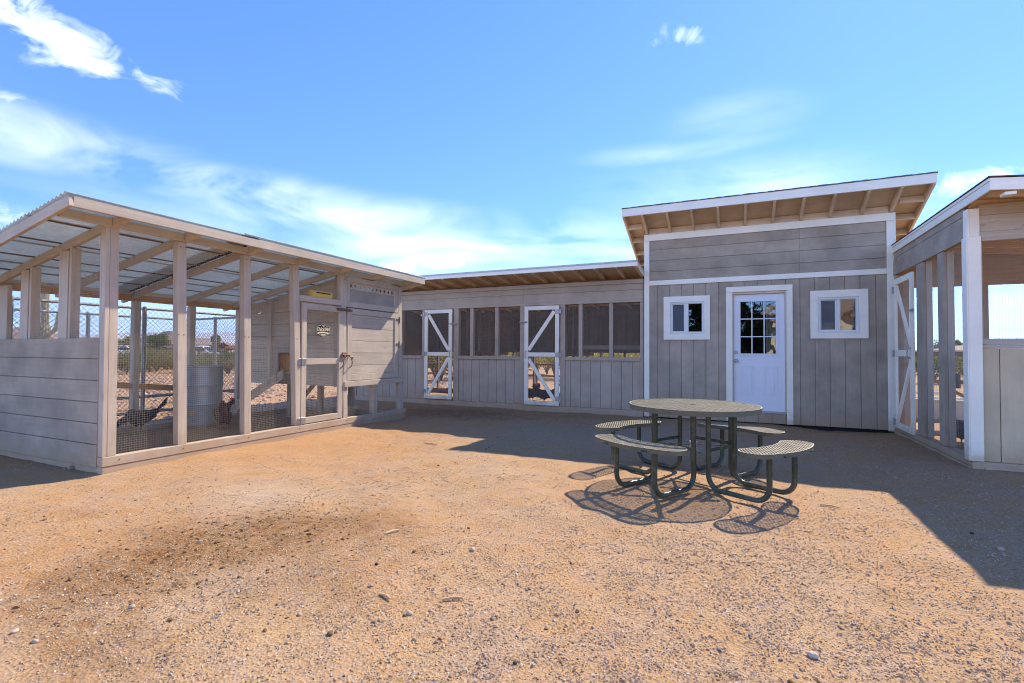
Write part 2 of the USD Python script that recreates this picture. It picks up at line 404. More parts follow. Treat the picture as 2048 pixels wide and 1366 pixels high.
leaf('leaf_yellow', (0.66, 0.56, 0.13), .5)
leaf('leaf_dry', (0.60, 0.47, 0.24), .5)
leaf('leaf_green', (0.22, 0.27, 0.08), .45)
leaf('leaf_dark', (0.03, 0.04, 0.014), .2)
leaf('leaf_red', (0.30, 0.10, 0.05))

# galvanised corrugated sheet
MAT['galv'] = usdkit.material(stage, LK + 'galv', {
    'g': ('geometry', {}), 'oi': ('object_info', {}), 'n': ('voronoi_texture', {'scale': 26.0}), 'n2': ('noise_texture', {'scale': 1.7, 'detail': 5.0}),
    'r': ('map_range', {'from_min': 0.0, 'from_max': 1.0, 'to_min': 0.82, 'to_max': 1.05}), 'bw': ('rgb_to_bw', {}),
    'r2': ('map_range', {'from_min': 0.3, 'from_max': 0.7, 'to_min': 0.75, 'to_max': 1.1}), 'm': ('math', {'math_type': 'multiply'}),
    'v': ('vector_math', {'math_type': 'scale', 'vector1': (0.80, 0.88, 0.92)}),
    'p': ('principled_bsdf', {'metallic': 0.55, 'roughness': 0.34}), 'tl': ('translucent_bsdf', {'color': (0.72, 0.80, 0.82)}), 'mx': ('mix_closure', {'fac': 0.36})},
    [('g.position', 'n.vector'), ('n.color', 'bw.color'), ('bw.val', 'r.value'), ('g.position', 'n2.vector'), ('n2.fac', 'r2.value'), ('r.result', 'm.value1'), ('r2.result', 'm.value2'), ('m.value', 'v.scale'), ('v.vector', 'p.base_color'), ('p.BSDF', 'mx.closure1'), ('tl.BSDF', 'mx.closure2')], surface='mx.closure')

# window glass: mirror share by a fixed strong reflectance (double glazing), the rest clear, slightly wavy
MAT['glass'] = usdkit.material(stage, LK + 'glass', {
    'g': ('geometry', {}), 'n': ('noise_texture', {'scale': 5.0, 'detail': 1.0}), 'b': ('bump', {'strength': 0.12, 'distance': 0.02}),
    'f': ('fresnel', {'IOR': 1.5}), 'a': ('math', {'math_type': 'multiply_add', 'value2': 1.0, 'value3': 0.10}),
    't': ('transparent_bsdf', {'color': (0.85, 0.88, 0.88)}), 's': ('glossy_bsdf', {'color': (1, 1, 1), 'roughness': 0.01}), 'x': ('mix_closure', {})},
    [('g.position', 'n.vector'), ('n.fac', 'b.height'), ('b.normal', 's.normal'), ('f.fac', 'a.value1'), ('a.value', 'x.fac'), ('t.BSDF', 'x.closure1'), ('s.BSDF', 'x.closure2')], surface='x.closure')

# insect screen: half transparent dark weave too fine to see
MAT['screen'] = usdkit.material(stage, LK + 'screen', {
    't': ('transparent_bsdf', {'color': (1, 1, 1)}), 'd': ('diffuse_bsdf', {'color': (0.12, 0.12, 0.12)}), 'x': ('mix_closure', {'fac': 0.45})},
    [('t.BSDF', 'x.closure1'), ('d.BSDF', 'x.closure2')], surface='x.closure')

# table coating: dark olive plastic with dust lying on upward faces
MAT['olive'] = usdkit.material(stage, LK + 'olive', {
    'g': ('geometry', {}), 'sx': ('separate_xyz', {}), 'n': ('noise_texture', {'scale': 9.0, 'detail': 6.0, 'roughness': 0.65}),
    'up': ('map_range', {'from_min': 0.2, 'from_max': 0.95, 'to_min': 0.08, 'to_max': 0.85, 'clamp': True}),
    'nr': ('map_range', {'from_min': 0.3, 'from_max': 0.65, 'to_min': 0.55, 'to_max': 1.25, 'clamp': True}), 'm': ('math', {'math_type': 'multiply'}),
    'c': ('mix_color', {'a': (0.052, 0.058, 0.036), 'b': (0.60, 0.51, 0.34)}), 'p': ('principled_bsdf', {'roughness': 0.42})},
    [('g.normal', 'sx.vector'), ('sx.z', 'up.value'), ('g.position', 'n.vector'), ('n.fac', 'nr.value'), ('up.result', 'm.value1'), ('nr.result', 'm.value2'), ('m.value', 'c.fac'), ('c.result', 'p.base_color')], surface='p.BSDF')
MAT['olive_tube'] = usdkit.material(stage, LK + 'olive_tube', {
    'g': ('geometry', {}), 'n': ('noise_texture', {'scale': 14.0, 'detail': 6.0, 'roughness': 0.7}),
    'sx': ('separate_xyz', {}), 'lo': ('map_range', {'from_min': 0.22, 'from_max': 0.0, 'to_min': 0.0, 'to_max': 0.10, 'clamp': True}),
    'nr': ('map_range', {'from_min': 0.48, 'from_max': 0.78, 'to_min': 0.0, 'to_max': 0.30, 'clamp': True}), 'ad': ('math', {'math_type': 'add'}),
    'c': ('mix_color', {'a': (0.020, 0.032, 0.018), 'b': (0.33, 0.26, 0.17)}), 'p': ('principled_bsdf', {'roughness': 0.3})},
    [('g.position', 'n.vector'), ('g.position', 'sx.vector'), ('sx.z', 'lo.value'), ('n.fac', 'nr.value'), ('lo.result', 'ad.value1'), ('nr.result', 'ad.value2'), ('ad.value', 'c.fac'), ('c.result', 'p.base_color')], surface='p.BSDF')

def ground_material():
    N = {'g': ('geometry', {}), 'sx': ('separate_xyz', {}),
         'n1': ('noise_texture', {'scale': 0.55, 'detail': 6.0, 'roughness': 0.6}),
         'n2': ('noise_texture', {'scale': 5.0, 'detail': 8.0, 'roughness': 0.7}),
         'n3': ('noise_texture', {'scale': 60.0, 'detail': 4.0, 'roughness': 0.7}),
         'vo': ('voronoi_texture', {'scale': 75.0}), 'vb': ('voronoi_texture', {'scale': 160.0}),
         'c1': ('rgb_ramp', {'ramp': [(0.30, (0.41, 0.20, 0.066)), (0.50, (0.43, 0.25, 0.102)), (0.70, (0.42, 0.28, 0.145))]}),
         'fine': ('map_range', {'from_min': 0.3, 'from_max': 0.7, 'to_min': 0.66, 'to_max': 1.3, 'clamp': True}),
         'mid': ('map_range', {'from_min': 0.3, 'from_max': 0.7, 'to_min': 0.84, 'to_max': 1.14, 'clamp': True}),
         'mm': ('math', {'math_type': 'multiply'}), 'v': ('vector_math', {'math_type': 'scale'}),
         # gravel speckle, patchy
         'vr': ('rgb_ramp', {'ramp': [(0.0, (0.13, 0.09, 0.07)), (0.25, (0.36, 0.215, 0.115)), (0.55, (0.44, 0.275, 0.145)), (0.8, (0.28, 0.215, 0.175)), (1.0, (0.55, 0.43, 0.32))]}),
         'bw': ('rgb_to_bw', {}), 'gp': ('map_range', {'from_min': 0.38, 'from_max': 0.62, 'to_min': 0.20, 'to_max': 0.80, 'clamp': True}),
         'mg': ('mix_color', {}), 'n4': ('noise_texture', {'scale': 17.0, 'detail': 9.0, 'roughness': 0.75}), 'k4': ('map_range', {'from_min': 0.42, 'from_max': 0.60, 'to_min': 0.45, 'to_max': 1.0, 'clamp': True}),
         'n5': ('noise_texture', {'scale': 1.9, 'detail': 6.0, 'roughness': 0.62, 'distortion': 0.4}), 'k5': ('map_range', {'from_min': 0.44, 'from_max': 0.66, 'to_min': 0.0, 'to_max': 0.6, 'clamp': True}), 'm5': ('mix_color', {'b': (0.36, 0.27, 0.19)}),
         'b1': ('bump', {'strength': 0.55, 'distance': 0.012}), 'b2': ('bump', {'strength': 0.7, 'distance': 0.006}),
         'p': ('principled_bsdf', {'roughness': 0.95, 'specular_ior_level': 0.1})}
    L = [('g.position', 'sx.vector')] + [('g.position', f'{k}.vector') for k in ('n1', 'n2', 'n3', 'n4', 'n5', 'vo', 'vb')] + [('n5.fac', 'k5.value'), ('k5.result', 'm5.fac'), ('c1.color', 'm5.a'), ('n4.fac', 'k4.value')]
    L += [('n1.fac', 'c1.fac'), ('n3.fac', 'fine.value'), ('n2.fac', 'mid.value'), ('fine.result', 'mm.value1'), ('mid.result', 'mm.value2'), ('m5.result', 'v.vector1'), ('mm.value', 'v.scale'),
          ('vo.color', 'bw.color'), ('bw.val', 'vr.fac'), ('n2.fac', 'gp.value'), ('gp.result', 'mg.fac'), ('v.vector', 'mg.a'), ('vr.color', 'mg.b'),
          ('n2.fac', 'b1.height'), ('vo.distance', 'b2.height'), ('b1.normal', 'b2.normal'), ('b2.normal', 'p.normal')]
    cur = 'mg.result'
    # real stains: trodden dung and straw (brown), a dusty pale spot, the raked gravel fan
    BR = (0.185, 0.088, 0.030)
    stains = [((-3.3, 1.75), (0.8, 0.7), 0, (0.38, 0.18, 0.06), .6), ((-2.95, 1.40), (0.46, 0.36), 0, BR, .82), ((-2.92, 1.95), (0.52, 0.42), 0, BR, .9), ((-2.62, 2.36), (0.52, 0.34), 0, BR, .85), ((-2.30, 2.70), (0.48, 0.28), 0, BR, .65), ((-2.30, 1.10), (0.42, 0.20), 0, BR, .65), ((-2.1, 2.0), (0.5, 0.5), 0, BR, .4),
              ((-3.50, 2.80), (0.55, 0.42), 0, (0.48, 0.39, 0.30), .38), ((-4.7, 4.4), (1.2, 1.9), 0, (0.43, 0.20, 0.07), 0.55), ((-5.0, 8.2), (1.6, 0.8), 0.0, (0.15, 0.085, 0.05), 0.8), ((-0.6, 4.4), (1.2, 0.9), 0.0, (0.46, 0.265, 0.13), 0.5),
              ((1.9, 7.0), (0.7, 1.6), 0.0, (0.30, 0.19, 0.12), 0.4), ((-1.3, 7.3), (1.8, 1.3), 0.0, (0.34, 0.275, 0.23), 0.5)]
    for i, (c, w, a, col, k) in enumerate(stains):
        N[f's{i}m'] = ('vector_math', {'math_type': 'subtract', 'vector2': (c[0], c[1], 0)})
        N[f's{i}r'] = ('mapping', {'rotation': (0, 0, a), 'scale': (1 / w[0], 1 / w[1], 0)})
        N[f's{i}l'] = ('vector_math', {'math_type': 'length'})
        N[f's{i}w'] = ('math', {'math_type': 'multiply_add', 'value2': 1.9, 'value3': -0.95})
        N[f's{i}a'] = ('math', {'math_type': 'add'})
        N[f's{i}e'] = ('map_range', {'range_type': 'smoothstep', 'from_min': 1.35, 'from_max': 0.25, 'to_min': 0.0, 'to_max': k, 'clamp': True})
        N[f's{i}x'] = ('mix_color', {'b': col}); N[f's{i}k'] = ('math', {'math_type': 'multiply'})
        L += [('g.position', f's{i}m.vector1'), (f's{i}m.vector', f's{i}r.vector'), (f's{i}r.vector', f's{i}l.vector1'), ('n2.fac', f's{i}w.value1'), (f's{i}l.value', f's{i}a.value1'), (f's{i}w.value', f's{i}a.value2'),
              (f's{i}a.value', f's{i}e.value'), (f's{i}e.result', f's{i}k.value1'), ('k4.result', f's{i}k.value2'), (f's{i}k.value', f's{i}x.fac'), (cur, f's{i}x.a')]
        cur = f's{i}x.result'
    L += [(cur, 'p.base_color')]
    MAT['ground'] = usdkit.material(stage, LK + 'ground', N, L, surface='p.BSDF')
ground_material()

def stone_mat(name, ramp):
    MAT[name] = usdkit.material(stage, LK + name, {
        'oi': ('object_info', {}), 'g': ('geometry', {}), 'n': ('noise_texture', {'scale': 120.0, 'detail': 3.0}),
        'r': ('rgb_ramp', {'ramp': ramp}), 'mr': ('map_range', {'from_min': 0.3, 'from_max': 0.7, 'to_min': 0.8, 'to_max': 1.2}), 'v': ('vector_math', {'math_type': 'scale'}),
        'p': ('principled_bsdf', {'roughness': 0.85, 'specular_ior_level': 0.2})},
        [('oi.random', 'r.fac'), ('g.position', 'n.vector'), ('n.fac', 'mr.value'), ('r.color', 'v.vector1'), ('mr.result', 'v.scale'), ('v.vector', 'p.base_color')], surface='p.BSDF')
stone_mat('pebble', [(0.0, (0.20, 0.14, 0.105)), (0.2, (0.38, 0.24, 0.14)), (0.5, (0.46, 0.30, 0.18)), (0.68, (0.31, 0.24, 0.19)), (0.88, (0.44, 0.33, 0.23)), (1.0, (0.60, 0.51, 0.41))])
stone_mat('pink_rock', [(0.0, (0.34, 0.20, 0.14)), (0.5, (0.48, 0.29, 0.20)), (1.0, (0.56, 0.38, 0.28))])
stone_mat('pale_stone', [(0.0, (0.38, 0.28, 0.19)), (1.0, (0.50, 0.40, 0.30))])

# ------------------------------------------------------------------ ground
def gz(x, y):
    x = np.asarray(x, float); y = np.asarray(y, float)
    P = np.stack([x, y, 0 * x], -1)
    d = np.hypot(x, y)
    z = (meshkit.fbm(P * 0.8, 3, 3) - 0.5) * 0.05 + (meshkit.fbm(P * 4.5, 4, 9) - 0.5) * 0.036
    z = z * np.clip(d / 3, 0.3, 1) * np.where(d > 40, 6, 1)
    z = z - 0.012
    z -= 0.06 * np.exp(-((x - 1.6) / 0.9) ** 2 - ((y - 9.3) / 0.5) ** 2)
    z -= 0.035 * np.exp(-((x + 5.4) / 0.4) ** 2 - ((y - 7.2) / 0.5) ** 2)
    z -= 0.03 * np.exp(-((x + 6.3) / 1.2) ** 2 - ((y - 2.4) / 0.4) ** 2)
    # heap of dug earth in the left foreground stays low
    z += 0.02 * np.exp(-((x + 2.8) / .5) ** 2 - ((y - 2.0) / 0.6) ** 2) + .014 * (meshkit.fbm(P * 9, 3, 4) - .4) * np.exp(-((x + 2.8) / .6) ** 2 - ((y - 1.95) / 0.8) ** 2)
    # the land falls very gently beyond the pens on the left
    return z

def axis_pts(lo, hi, step, far, n):
    mid = np.arange(lo, hi + 1e-6, step)
    g = np.geomspace(step * 1.5, far, n)
    return np.concatenate([lo - g[::-1], mid, hi + g])
gx = axis_pts(-9.0, 4.0, 0.055, 4000, 46); gy = axis_pts(0.6, 9.6, 0.055, 6000, 46)
X, Y = np.meshgrid(gx, gy, indexing='ij')
V = np.stack([X, Y, gz(X, Y)], -1).reshape(-1, 3)
nx, ny = len(gx), len(gy)
i, j = np.meshgrid(np.arange(nx - 1), np.arange(ny - 1), indexing='ij'); a = (i * ny + j).ravel()
top_mesh('ground', (V, np.vstack([np.c_[a, a + ny, a + ny + 1], np.c_[a, a + ny + 1, a + 1]])), 'ground', 'orange brown sandy gravel ground of the yard', kind='structure', smooth=True)

def pebble_mesh(seed, flat=0.65):
    r = np.random.default_rng(seed)
    p = r.normal(size=(14, 3)); p /= np.linalg.norm(p, axis=1, keepdims=True)
    p *= [1.0, 0.8, flat]
    h = ConvexHull(p); f = []
    for s in h.simplices:
        q = p[s]; n = np.cross(q[1] - q[0], q[2] - q[0]); f.append(s if n @ q.sum(0) > 0 else s[::-1])
    return p, np.array(f)

def scatter(name, label, pts, sizes, mat, nproto=4, flat=0.65, seed=1):
    r = np.random.default_rng(seed)
    pi = UsdGeom.PointInstancer.Define(stage, '/World/' + name)
    tag(pi.GetPrim(), label, None, None, 'stuff')
    UsdGeom.Scope.Define(stage, f'/World/{name}/kinds')
    rel = pi.CreatePrototypesRel()
    for k in range(nproto):
        m = usdkit.mesh(stage, f'/World/{name}/kinds/pebble_{k + 1:03d}', pebble_mesh(100 * seed + k, flat), MAT[mat])
        rel.AddTarget(m.GetPath())
    n = len(pts)
    pi.CreateProtoIndicesAttr(Vt.IntArray.FromNumpy(r.integers(0, nproto, n).astype(np.int32)))
    pi.CreatePositionsAttr(Vt.Vec3fArray.FromNumpy(pts.astype(np.float32)))
    yaw = r.uniform(0, 2 * np.pi, n)
    q = np.zeros((n, 4), np.float32); q[:, 0] = np.cos(yaw / 2); q[:, 3] = np.sin(yaw / 2)
    pi.CreateOrientationsAttr(Vt.QuathArray([Gf.Quath(float(w), 0, 0, float(k)) for w, _, _, k in q]))
    pi.CreateScalesAttr(Vt.Vec3fArray.FromNumpy((sizes[:, None] * r.uniform(0.75, 1.25, (n, 3))).astype(np.float32)))

def in_building(x, y):
    return ((x < -5.50) & (y > 2.64)) | ((y > 9.33) & (x > -9)) | ((x > 2.17) & (y > 6.62))

def yard_pebbles():
    r = np.random.default_rng(21)
    n = 330000
    # uniform in view angle and in a steep function of distance
    ang = r.uniform(-0.86, 0.86, n); t = r.random(n)
    d = 1.15 * (9.6 / 1.15) ** (t ** 0.80)
    x = d * (np.sin(ang - YAW)); y = d * np.cos(ang - YAW)
    P = np.stack([x, y, 0 * x], -1)
    dens = meshkit.fbm(P * 1.3, 3, 5) * 0.55 + meshkit.fbm(P * 6, 2, 8) * 0.45
    side = np.clip((x * 0.91 + 2.6) / 2.8, 0.12, 1)         # the left of the yard is barer, the right gravelly
    keep = (dens + r.normal(0, 0.16, n) > 0.57 - 0.13 * side) & ~in_building(x, y)
    x, y, d = x[keep], y[keep], d[keep]
    s = np.exp(r.normal(np.log(0.0030), 0.40, len(x)))
    big = r.random(len(x)) < 0.006
    s[big] *= 2.2
    s = np.clip(s, 0.0016, 0.012)
    scatter('gravel', 'loose brown and grey gravel strewn over the yard', np.stack([x, y, gz(x, y) + s * 0.15], -1), s, 'pebble', 5, 0.7, 3)
yard_pebbles()

def far_rocks():
    r = np.random.default_rng(33)
    n = 15000
    x = r.uniform(-26, -8.6, n); y = r.uniform(3, 24, n)
    s = np.exp(r.normal(np.log(0.032), 0.4, n))
    scatter('rubble', 'pinkish crushed rock covering the ground behind the coop', np.stack([x, y, gz(x, y) + s * 0.1], -1), s, 'pink_rock', 4, 0.6, 5)
far_rocks()

# single stones, sticks and droppings that stand out in the yard
def stone(x, y, s, label, mat='pale_stone', seed=0, cat_='stone', name='stone', group=None):
    r = np.random.default_rng(seed)
    v, f = trimesh.creation.icosphere(subdivisions=2).vertices.copy(), trimesh.creation.icosphere(subdivisions=2).faces
    v = np.array(v) * (1 + 0.55 * (meshkit.fbm(np.array(v) * 1.4 + seed * 7.1, 3, seed) - 0.5))[:, None]
    s = s * (.60 if mat == 'dung' else .72); v = v * np.array([1.0, 0.75, 0.62]) * s
    a = r.uniform(0, 6.28); R = np.array([[math.cos(a), -math.sin(a), 0], [math.sin(a), math.cos(a), 0], [0, 0, 1]])
    v = v @ R.T + [x, y, float(gz(x, y)) + 0.35 * s]
    return top_mesh(name, (v, f), mat, label, cat_, group=group, smooth=35)

# ------------------------------------------------------------------ shed
def vertical_planks(parent, edges, z0, z1, y, mat, holes=(), t=0.016, name='plank', gap=0.0035):
    for a, b in zip(edges[:-1], edges[1:]):
        for (p0, p1, q0, q1) in rect_minus((a + gap, b - gap, z0, z1), holes):
            part(parent, name, bx(p0, p1, y, y + t, q0, q1, 0.002), mat)

def build_shed():
    Y = 9.36; X0, X1 = -1.57, 2.243; YB = 12.3; SL = 0.385
    t = thing('shed', 'grey wooden shed with white trim, a white door and a tilted overhanging roof', 'shed', (0.335, 9.36, 0))
    W1, W2 = (-1.105, -0.53, 1.526, 2.10), (1.206, 1.758, 1.523, 2.089)
    DR = (-0.066, 0.752, 0.176, 2.236)
    holes = [W1, W2, DR]
    # sheathing behind the boards, with its openings
    poly = sg.box(X0, 0.0, X1, 3.40)
    for h in holes: poly = poly.difference(sg.box(h[0], h[2], h[1], h[3]))
    part(t, 'front_wall', prism(poly, 1, Y + 0.0145, Y + 0.10), 'grey_z')
    part(t, 'side_wall', prism(sg.Polygon([(Y + .002, 0), (YB, 0), (YB, 3.49 - SL * (YB - Y)), (Y + .002, 3.49)]), 0, X0 + .002, X0 + 0.09), 'grey_z')
    part(t, 'side_wall', prism(sg.Polygon([(Y + .002, 0), (YB, 0), (YB, 3.49 - SL * (YB - Y)), (Y + .002, 3.49)]), 0, X1 - 0.09, X1 - .002), 'grey_z')
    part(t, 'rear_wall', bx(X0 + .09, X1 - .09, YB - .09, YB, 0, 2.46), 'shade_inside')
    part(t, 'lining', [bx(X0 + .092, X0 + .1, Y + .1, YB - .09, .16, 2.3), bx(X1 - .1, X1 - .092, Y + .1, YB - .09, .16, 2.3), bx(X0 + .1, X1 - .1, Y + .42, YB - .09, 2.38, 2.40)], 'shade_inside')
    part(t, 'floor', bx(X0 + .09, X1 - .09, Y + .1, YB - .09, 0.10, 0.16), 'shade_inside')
    # skids below the siding
    part(t, 'skid', bx(X0 + .1, X1 - .03, Y + .06, Y + .2, -0.12, 0.0), 'dark')
    # boards
    ge = [-1.4725, -1.326, -1.118, -0.909, -0.702, -0.498, -0.293, -0.088, 0.118, 0.325, 0.533, 0.741, 0.953, 1.162, 1.368, 1.574, 1.780, 1.984, 2.124]
    vertical_planks(t, ge, 0.004, 2.424, Y, 'grey_z', holes)
    zs = [2.517, 2.683, 2.886, 3.088, 3.259]
    for a, b in zip(zs[:-1], zs[1:]):
        for u, v in ((-1.4725, 0.952), (0.952, 2.124)):
            part(t, 'plank', bx(u + .001, v - .001, Y, Y + .016, a + .003, b - .003, 0.002), 'grey_x')
    # white trim
    tr = Y - 0.019
    part(t, 'corner_board', bx(X0, -1.4745, tr, Y + .02, 0.0, 3.256), 'white_z')
    part(t, 'corner_board', bx(2.126, X1, tr, Y + .02, -0.01, 3.256), 'white_z')
    part(t, 'top_trim', bx(X0, X1, tr - .002, Y + .02, 3.258, 3.378), 'white_x')
    part(t, 'middle_trim', bx(-1.4725, 2.124, tr + .001, Y + .02, 2.427, 2.515), 'white_x')
    # door
    for (a, b) in ((-0.171, -0.068), (0.754, 0.846)):
        part(t, 'door_trim', bx(a, b, tr - .002, Y + .02, 0.0, 2.2365), 'white_z')
    part(t, 'door_trim', bx(-0.171, 0.846, tr - .003, Y + .02, 2.238, 2.332), 'white_x')
    part(t, 'door_stop', [bx(-0.066, -0.05, Y - .002, Y + .10, 0.176, 2.236), bx(0.736, 0.752, Y - .002, Y + .10, 0.176, 2.236), bx(-0.05, 0.736, Y - .0015, Y + .10, 2.20, 2.236)], 'soffit_z')
    part(t, 'threshold', bx(-0.066, 0.752, Y - .01, Y + .1, 0.172, 0.198), 'steel')
    lite = (0.046, 0.612, 1.164, 2.082)
    yd = Y + 0.035
    pd = sg.box(-0.047, 0.2, 0.733, 2.197).difference(sg.box(lite[0], lite[2], lite[1], lite[3]))
    door = part(t, 'door', prism(pd, 1, yd, yd + .042), 'doorpaint', 'white panelled door with nine small panes')
    fr = sg.box(0.026, 1.144, 0.632, 2.102).difference(sg.box(lite[0] + .012, lite[2] + .012, lite[1] - .012, lite[3] - .012))
    part(door, 'glazing_frame', prism(fr, 1, yd - .012, yd + .002), 'doorpaint')
    gxs = [lite[0] + .012, 0.236, 0.424, lite[1] - .012]; gzs = [lite[2] + .012, 1.466, 1.772, lite[3] - .012]
    for x in gxs[1:3]: part(door, 'glazing_bar', bx(x - .009, x + .009, yd - .008, yd + .012, gzs[0], gzs[3]), 'doorpaint')
    for z in gzs[1:3]:
        for a, b in zip(gxs[:-1], gxs[1:]): part(door, 'glazing_bar', bx(a + .0095 * (a > .1), b - .0095 * (b < .5), yd - .007, yd + .012, z - .009, z + .009), 'doorpaint')
    for a, b in zip(gxs[:-1], gxs[1:]):
        for c, d in zip(gzs[:-1], gzs[1:]):
            part(door, 'pane', bx(a + .001, b - .001, yd + .013, yd + .017, c + .001, d - .001, .0005), 'glass')
    for (a, b) in ((0.052, 0.263), (0.413, 0.617)):
        o = sg.box(a, 0.466, b, 0.968)
        part(door, 'raised_panel', [prism(o.difference(o.buffer(-0.022, join_style=2)), 1, yd - .006, yd + .002), prism(o.buffer(-0.045, join_style=2), 1, yd - .007, yd + .002)], 'doorpaint')
    kn = trimesh.creation.revolve(np.array([[0, 0.075], [0.018, 0.074], [0.029, 0.06], [0.029, 0.047], [0.014, 0.032], [0.012, 0.008], [0.032, 0.006], [0.034, 0.0], [0, 0]]), sections=20)
    Rk = lambda m, x, z: (np.array(m.vertices) @ np.array([[1, 0, 0], [0, 0, 1], [0, -1, 0]]) + [x, yd, z], np.array(m.faces))
    part(door, 'knob', Rk(kn, -0.012, 1.05), 'steel', smooth=40)
    db = trimesh.creation.revolve(np.array([[0, 0.02], [0.012, 0.02], [0.014, 0.012], [0.026, 0.010], [0.031, 0.0], [0, 0]]), sections=20)
    part(door, 'deadbolt', Rk(db, -0.012, 1.196), 'steel', smooth=40)
    # windows
    for (o, h, dv) in (((-1.22, -0.43, 1.419, 2.205), W1, (-0.863, -0.793)), ((1.097, 1.882, 1.426, 2.207), W2, (1.449, 1.514))):
        w = part(t, 'window', prism(sg.box(o[0], o[2], o[1], o[3]).difference(sg.box(h[0] - .003, h[2] - .003, h[1] + .003, h[3] + .003)), 1, tr - .003, Y + .018), 'white_x', 'sliding window in a wide white surround')
        yw = Y + 0.008
        part(w, 'frame', prism(sg.box(h[0], h[2], h[1], h[3]).difference(sg.box(h[0] + .028, h[2] + .028, h[1] - .028, h[3] - .028)), 1, yw - .02, yw + .05), 'vinyl')
        part(w, 'mullion', bx(dv[0] + .012, dv[1] - .005, yw - .010, yw + .045, h[2] + .029, h[3] - .029), 'vinyl')
        L = (h[0] + .029, dv[0] + .011, h[2] + .029, h[3] - .029); Rr = (dv[1] - .004, h[1] - .029, h[2] + .029, h[3] - .029)
        for k, q in enumerate((L, Rr)):
            s = 0.018 if k == 0 else 0.008
            part(w, 'sash', prism(sg.box(q[0], q[2], q[1], q[3]).difference(sg.box(q[0] + s, q[2] + s, q[1] - s, q[3] - s)), 1, yw + .004, yw + .03), 'vinyl')
            part(w, 'pane', bx(q[0] + s, q[1] - s, yw + .016, yw + .020, q[2] + s, q[3] - s, .0005), 'glass')
        part(w, 'insect_screen', bx(L[0] + .018, L[1] - .018, yw + .006, yw + .007, L[2] + .018, L[3] - .018, .0003), 'screen')
    # roof frame: rafters rising to the front
    zb = lambda y: 3.385 + SL * (Y - y)
    yf = 8.825
    xr = [-1.52, -1.10, -0.70, -0.28, 0.14, 0.56, 0.97, 1.38, 1.81, 2.20]
    u = np.array([0, 1.0, SL]); nrm = (0, SL, 1.0)
    for x in xr:
        part(t, 'rafter', beam((x, yf, zb(yf) + .058), (x, YB + .3, zb(YB + .3) + .058), 0.038, 0.105, nrm), 'soffit_y')
    for a, b in zip(xr[:-1], xr[1:]):
        part(t, 'blocking', bx(a + .02, b - .02, Y + .004, Y + .04, 3.380, 3.489), 'soffit_x')
    for xs, xe in ((-1.825, X0 - .003), (X1 + .003, 2.548)):
        for k in range(9):
            y = 9.18 + 0.41 * k
            if y < YB: part(t, 'lookout', beam((xs, y, zb(y) + .052), (xe, y, zb(y) + .052), 0.038, 0.096, nrm), 'soffit_x')
    part(t, 'barge_board', beam((2.568, yf, zb(yf) + .062), (2.568, YB + .3, zb(YB + .3) + .062), 0.036, 0.118, nrm), 'soffit_y')
    part(t, 'barge_board', beam((-1.845, yf, zb(yf) + .062), (-1.845, YB + .3, zb(YB + .3) + .062), 0.036, 0.118, nrm), 'soffit_y')
    part(t, 'roof_deck', beam((0.3625, yf - .02, zb(yf - .02) + .128), (0.3625, YB + .32, zb(YB + .32) + .128), 4.45, 0.016, nrm), 'soffit_x')
    part(t, 'fascia', bx(-1.865, 2.590, yf - .043, yf - .003, 3.615, 3.752), 'white_x')
    # roofing felt with an uneven front edge lapping the fascia
    r = np.random.default_rng(4); n = 90
    xs = np.linspace(-1.87, 2.60, n); fe = yf - .045 - r.random(n) * .012
    v = np.vstack([np.c_[xs, fe, 3.765 + r.random(n) * .008], np.c_[xs, np.full(n, YB + .33), np.full(n, zb(YB + .33) + .146)], np.c_[xs, fe, np.full(n, 3.7535)], np.c_[xs, np.full(n, YB + .33), np.full(n, zb(YB + .33) + .138)]])
    f = []
    for k in range(n - 1):
        f += [[k, k + 1, n + k + 1], [k, n + k + 1, n + k], [2 * n + k, 2 * n + k + 1, k + 1], [2 * n + k, k + 1, k], [2 * n + k + 1, 2 * n + k, 3 * n + k], [2 * n + k + 1, 3 * n + k, 3 * n + k + 1]]
    part(t, 'roofing', (v, np.array(f)), 'felt')
    # curtains hanging inside behind the panes
    for (a, b, z0, z1) in ((1.23, 1.46, 1.5, 2.0), (0.46, 0.62, 1.15, 2.0)):
        n = 16; xs = np.linspace(a, b, n); ys = Y + .28 + .012 * np.sin(np.arange(n) * 1.5)
        v = np.vstack([np.c_[xs, ys, np.full(n, z0)], np.c_[xs, ys, np.full(n, z1)], np.c_[xs, ys + .004, np.full(n, z0)], np.c_[xs, ys + .004, np.full(n, z1)]]); f = []
        for k in range(n - 1): f += [[k, k + 1, n + k + 1], [k, n + k + 1, n + k], [2 * n + k + 1, 2 * n + k, 3 * n + k], [2 * n + k + 1, 3 * n + k, 3 * n + k + 1]]
        part(t, 'curtain', (v, np.array(f)), 'curtain')
build_shed()

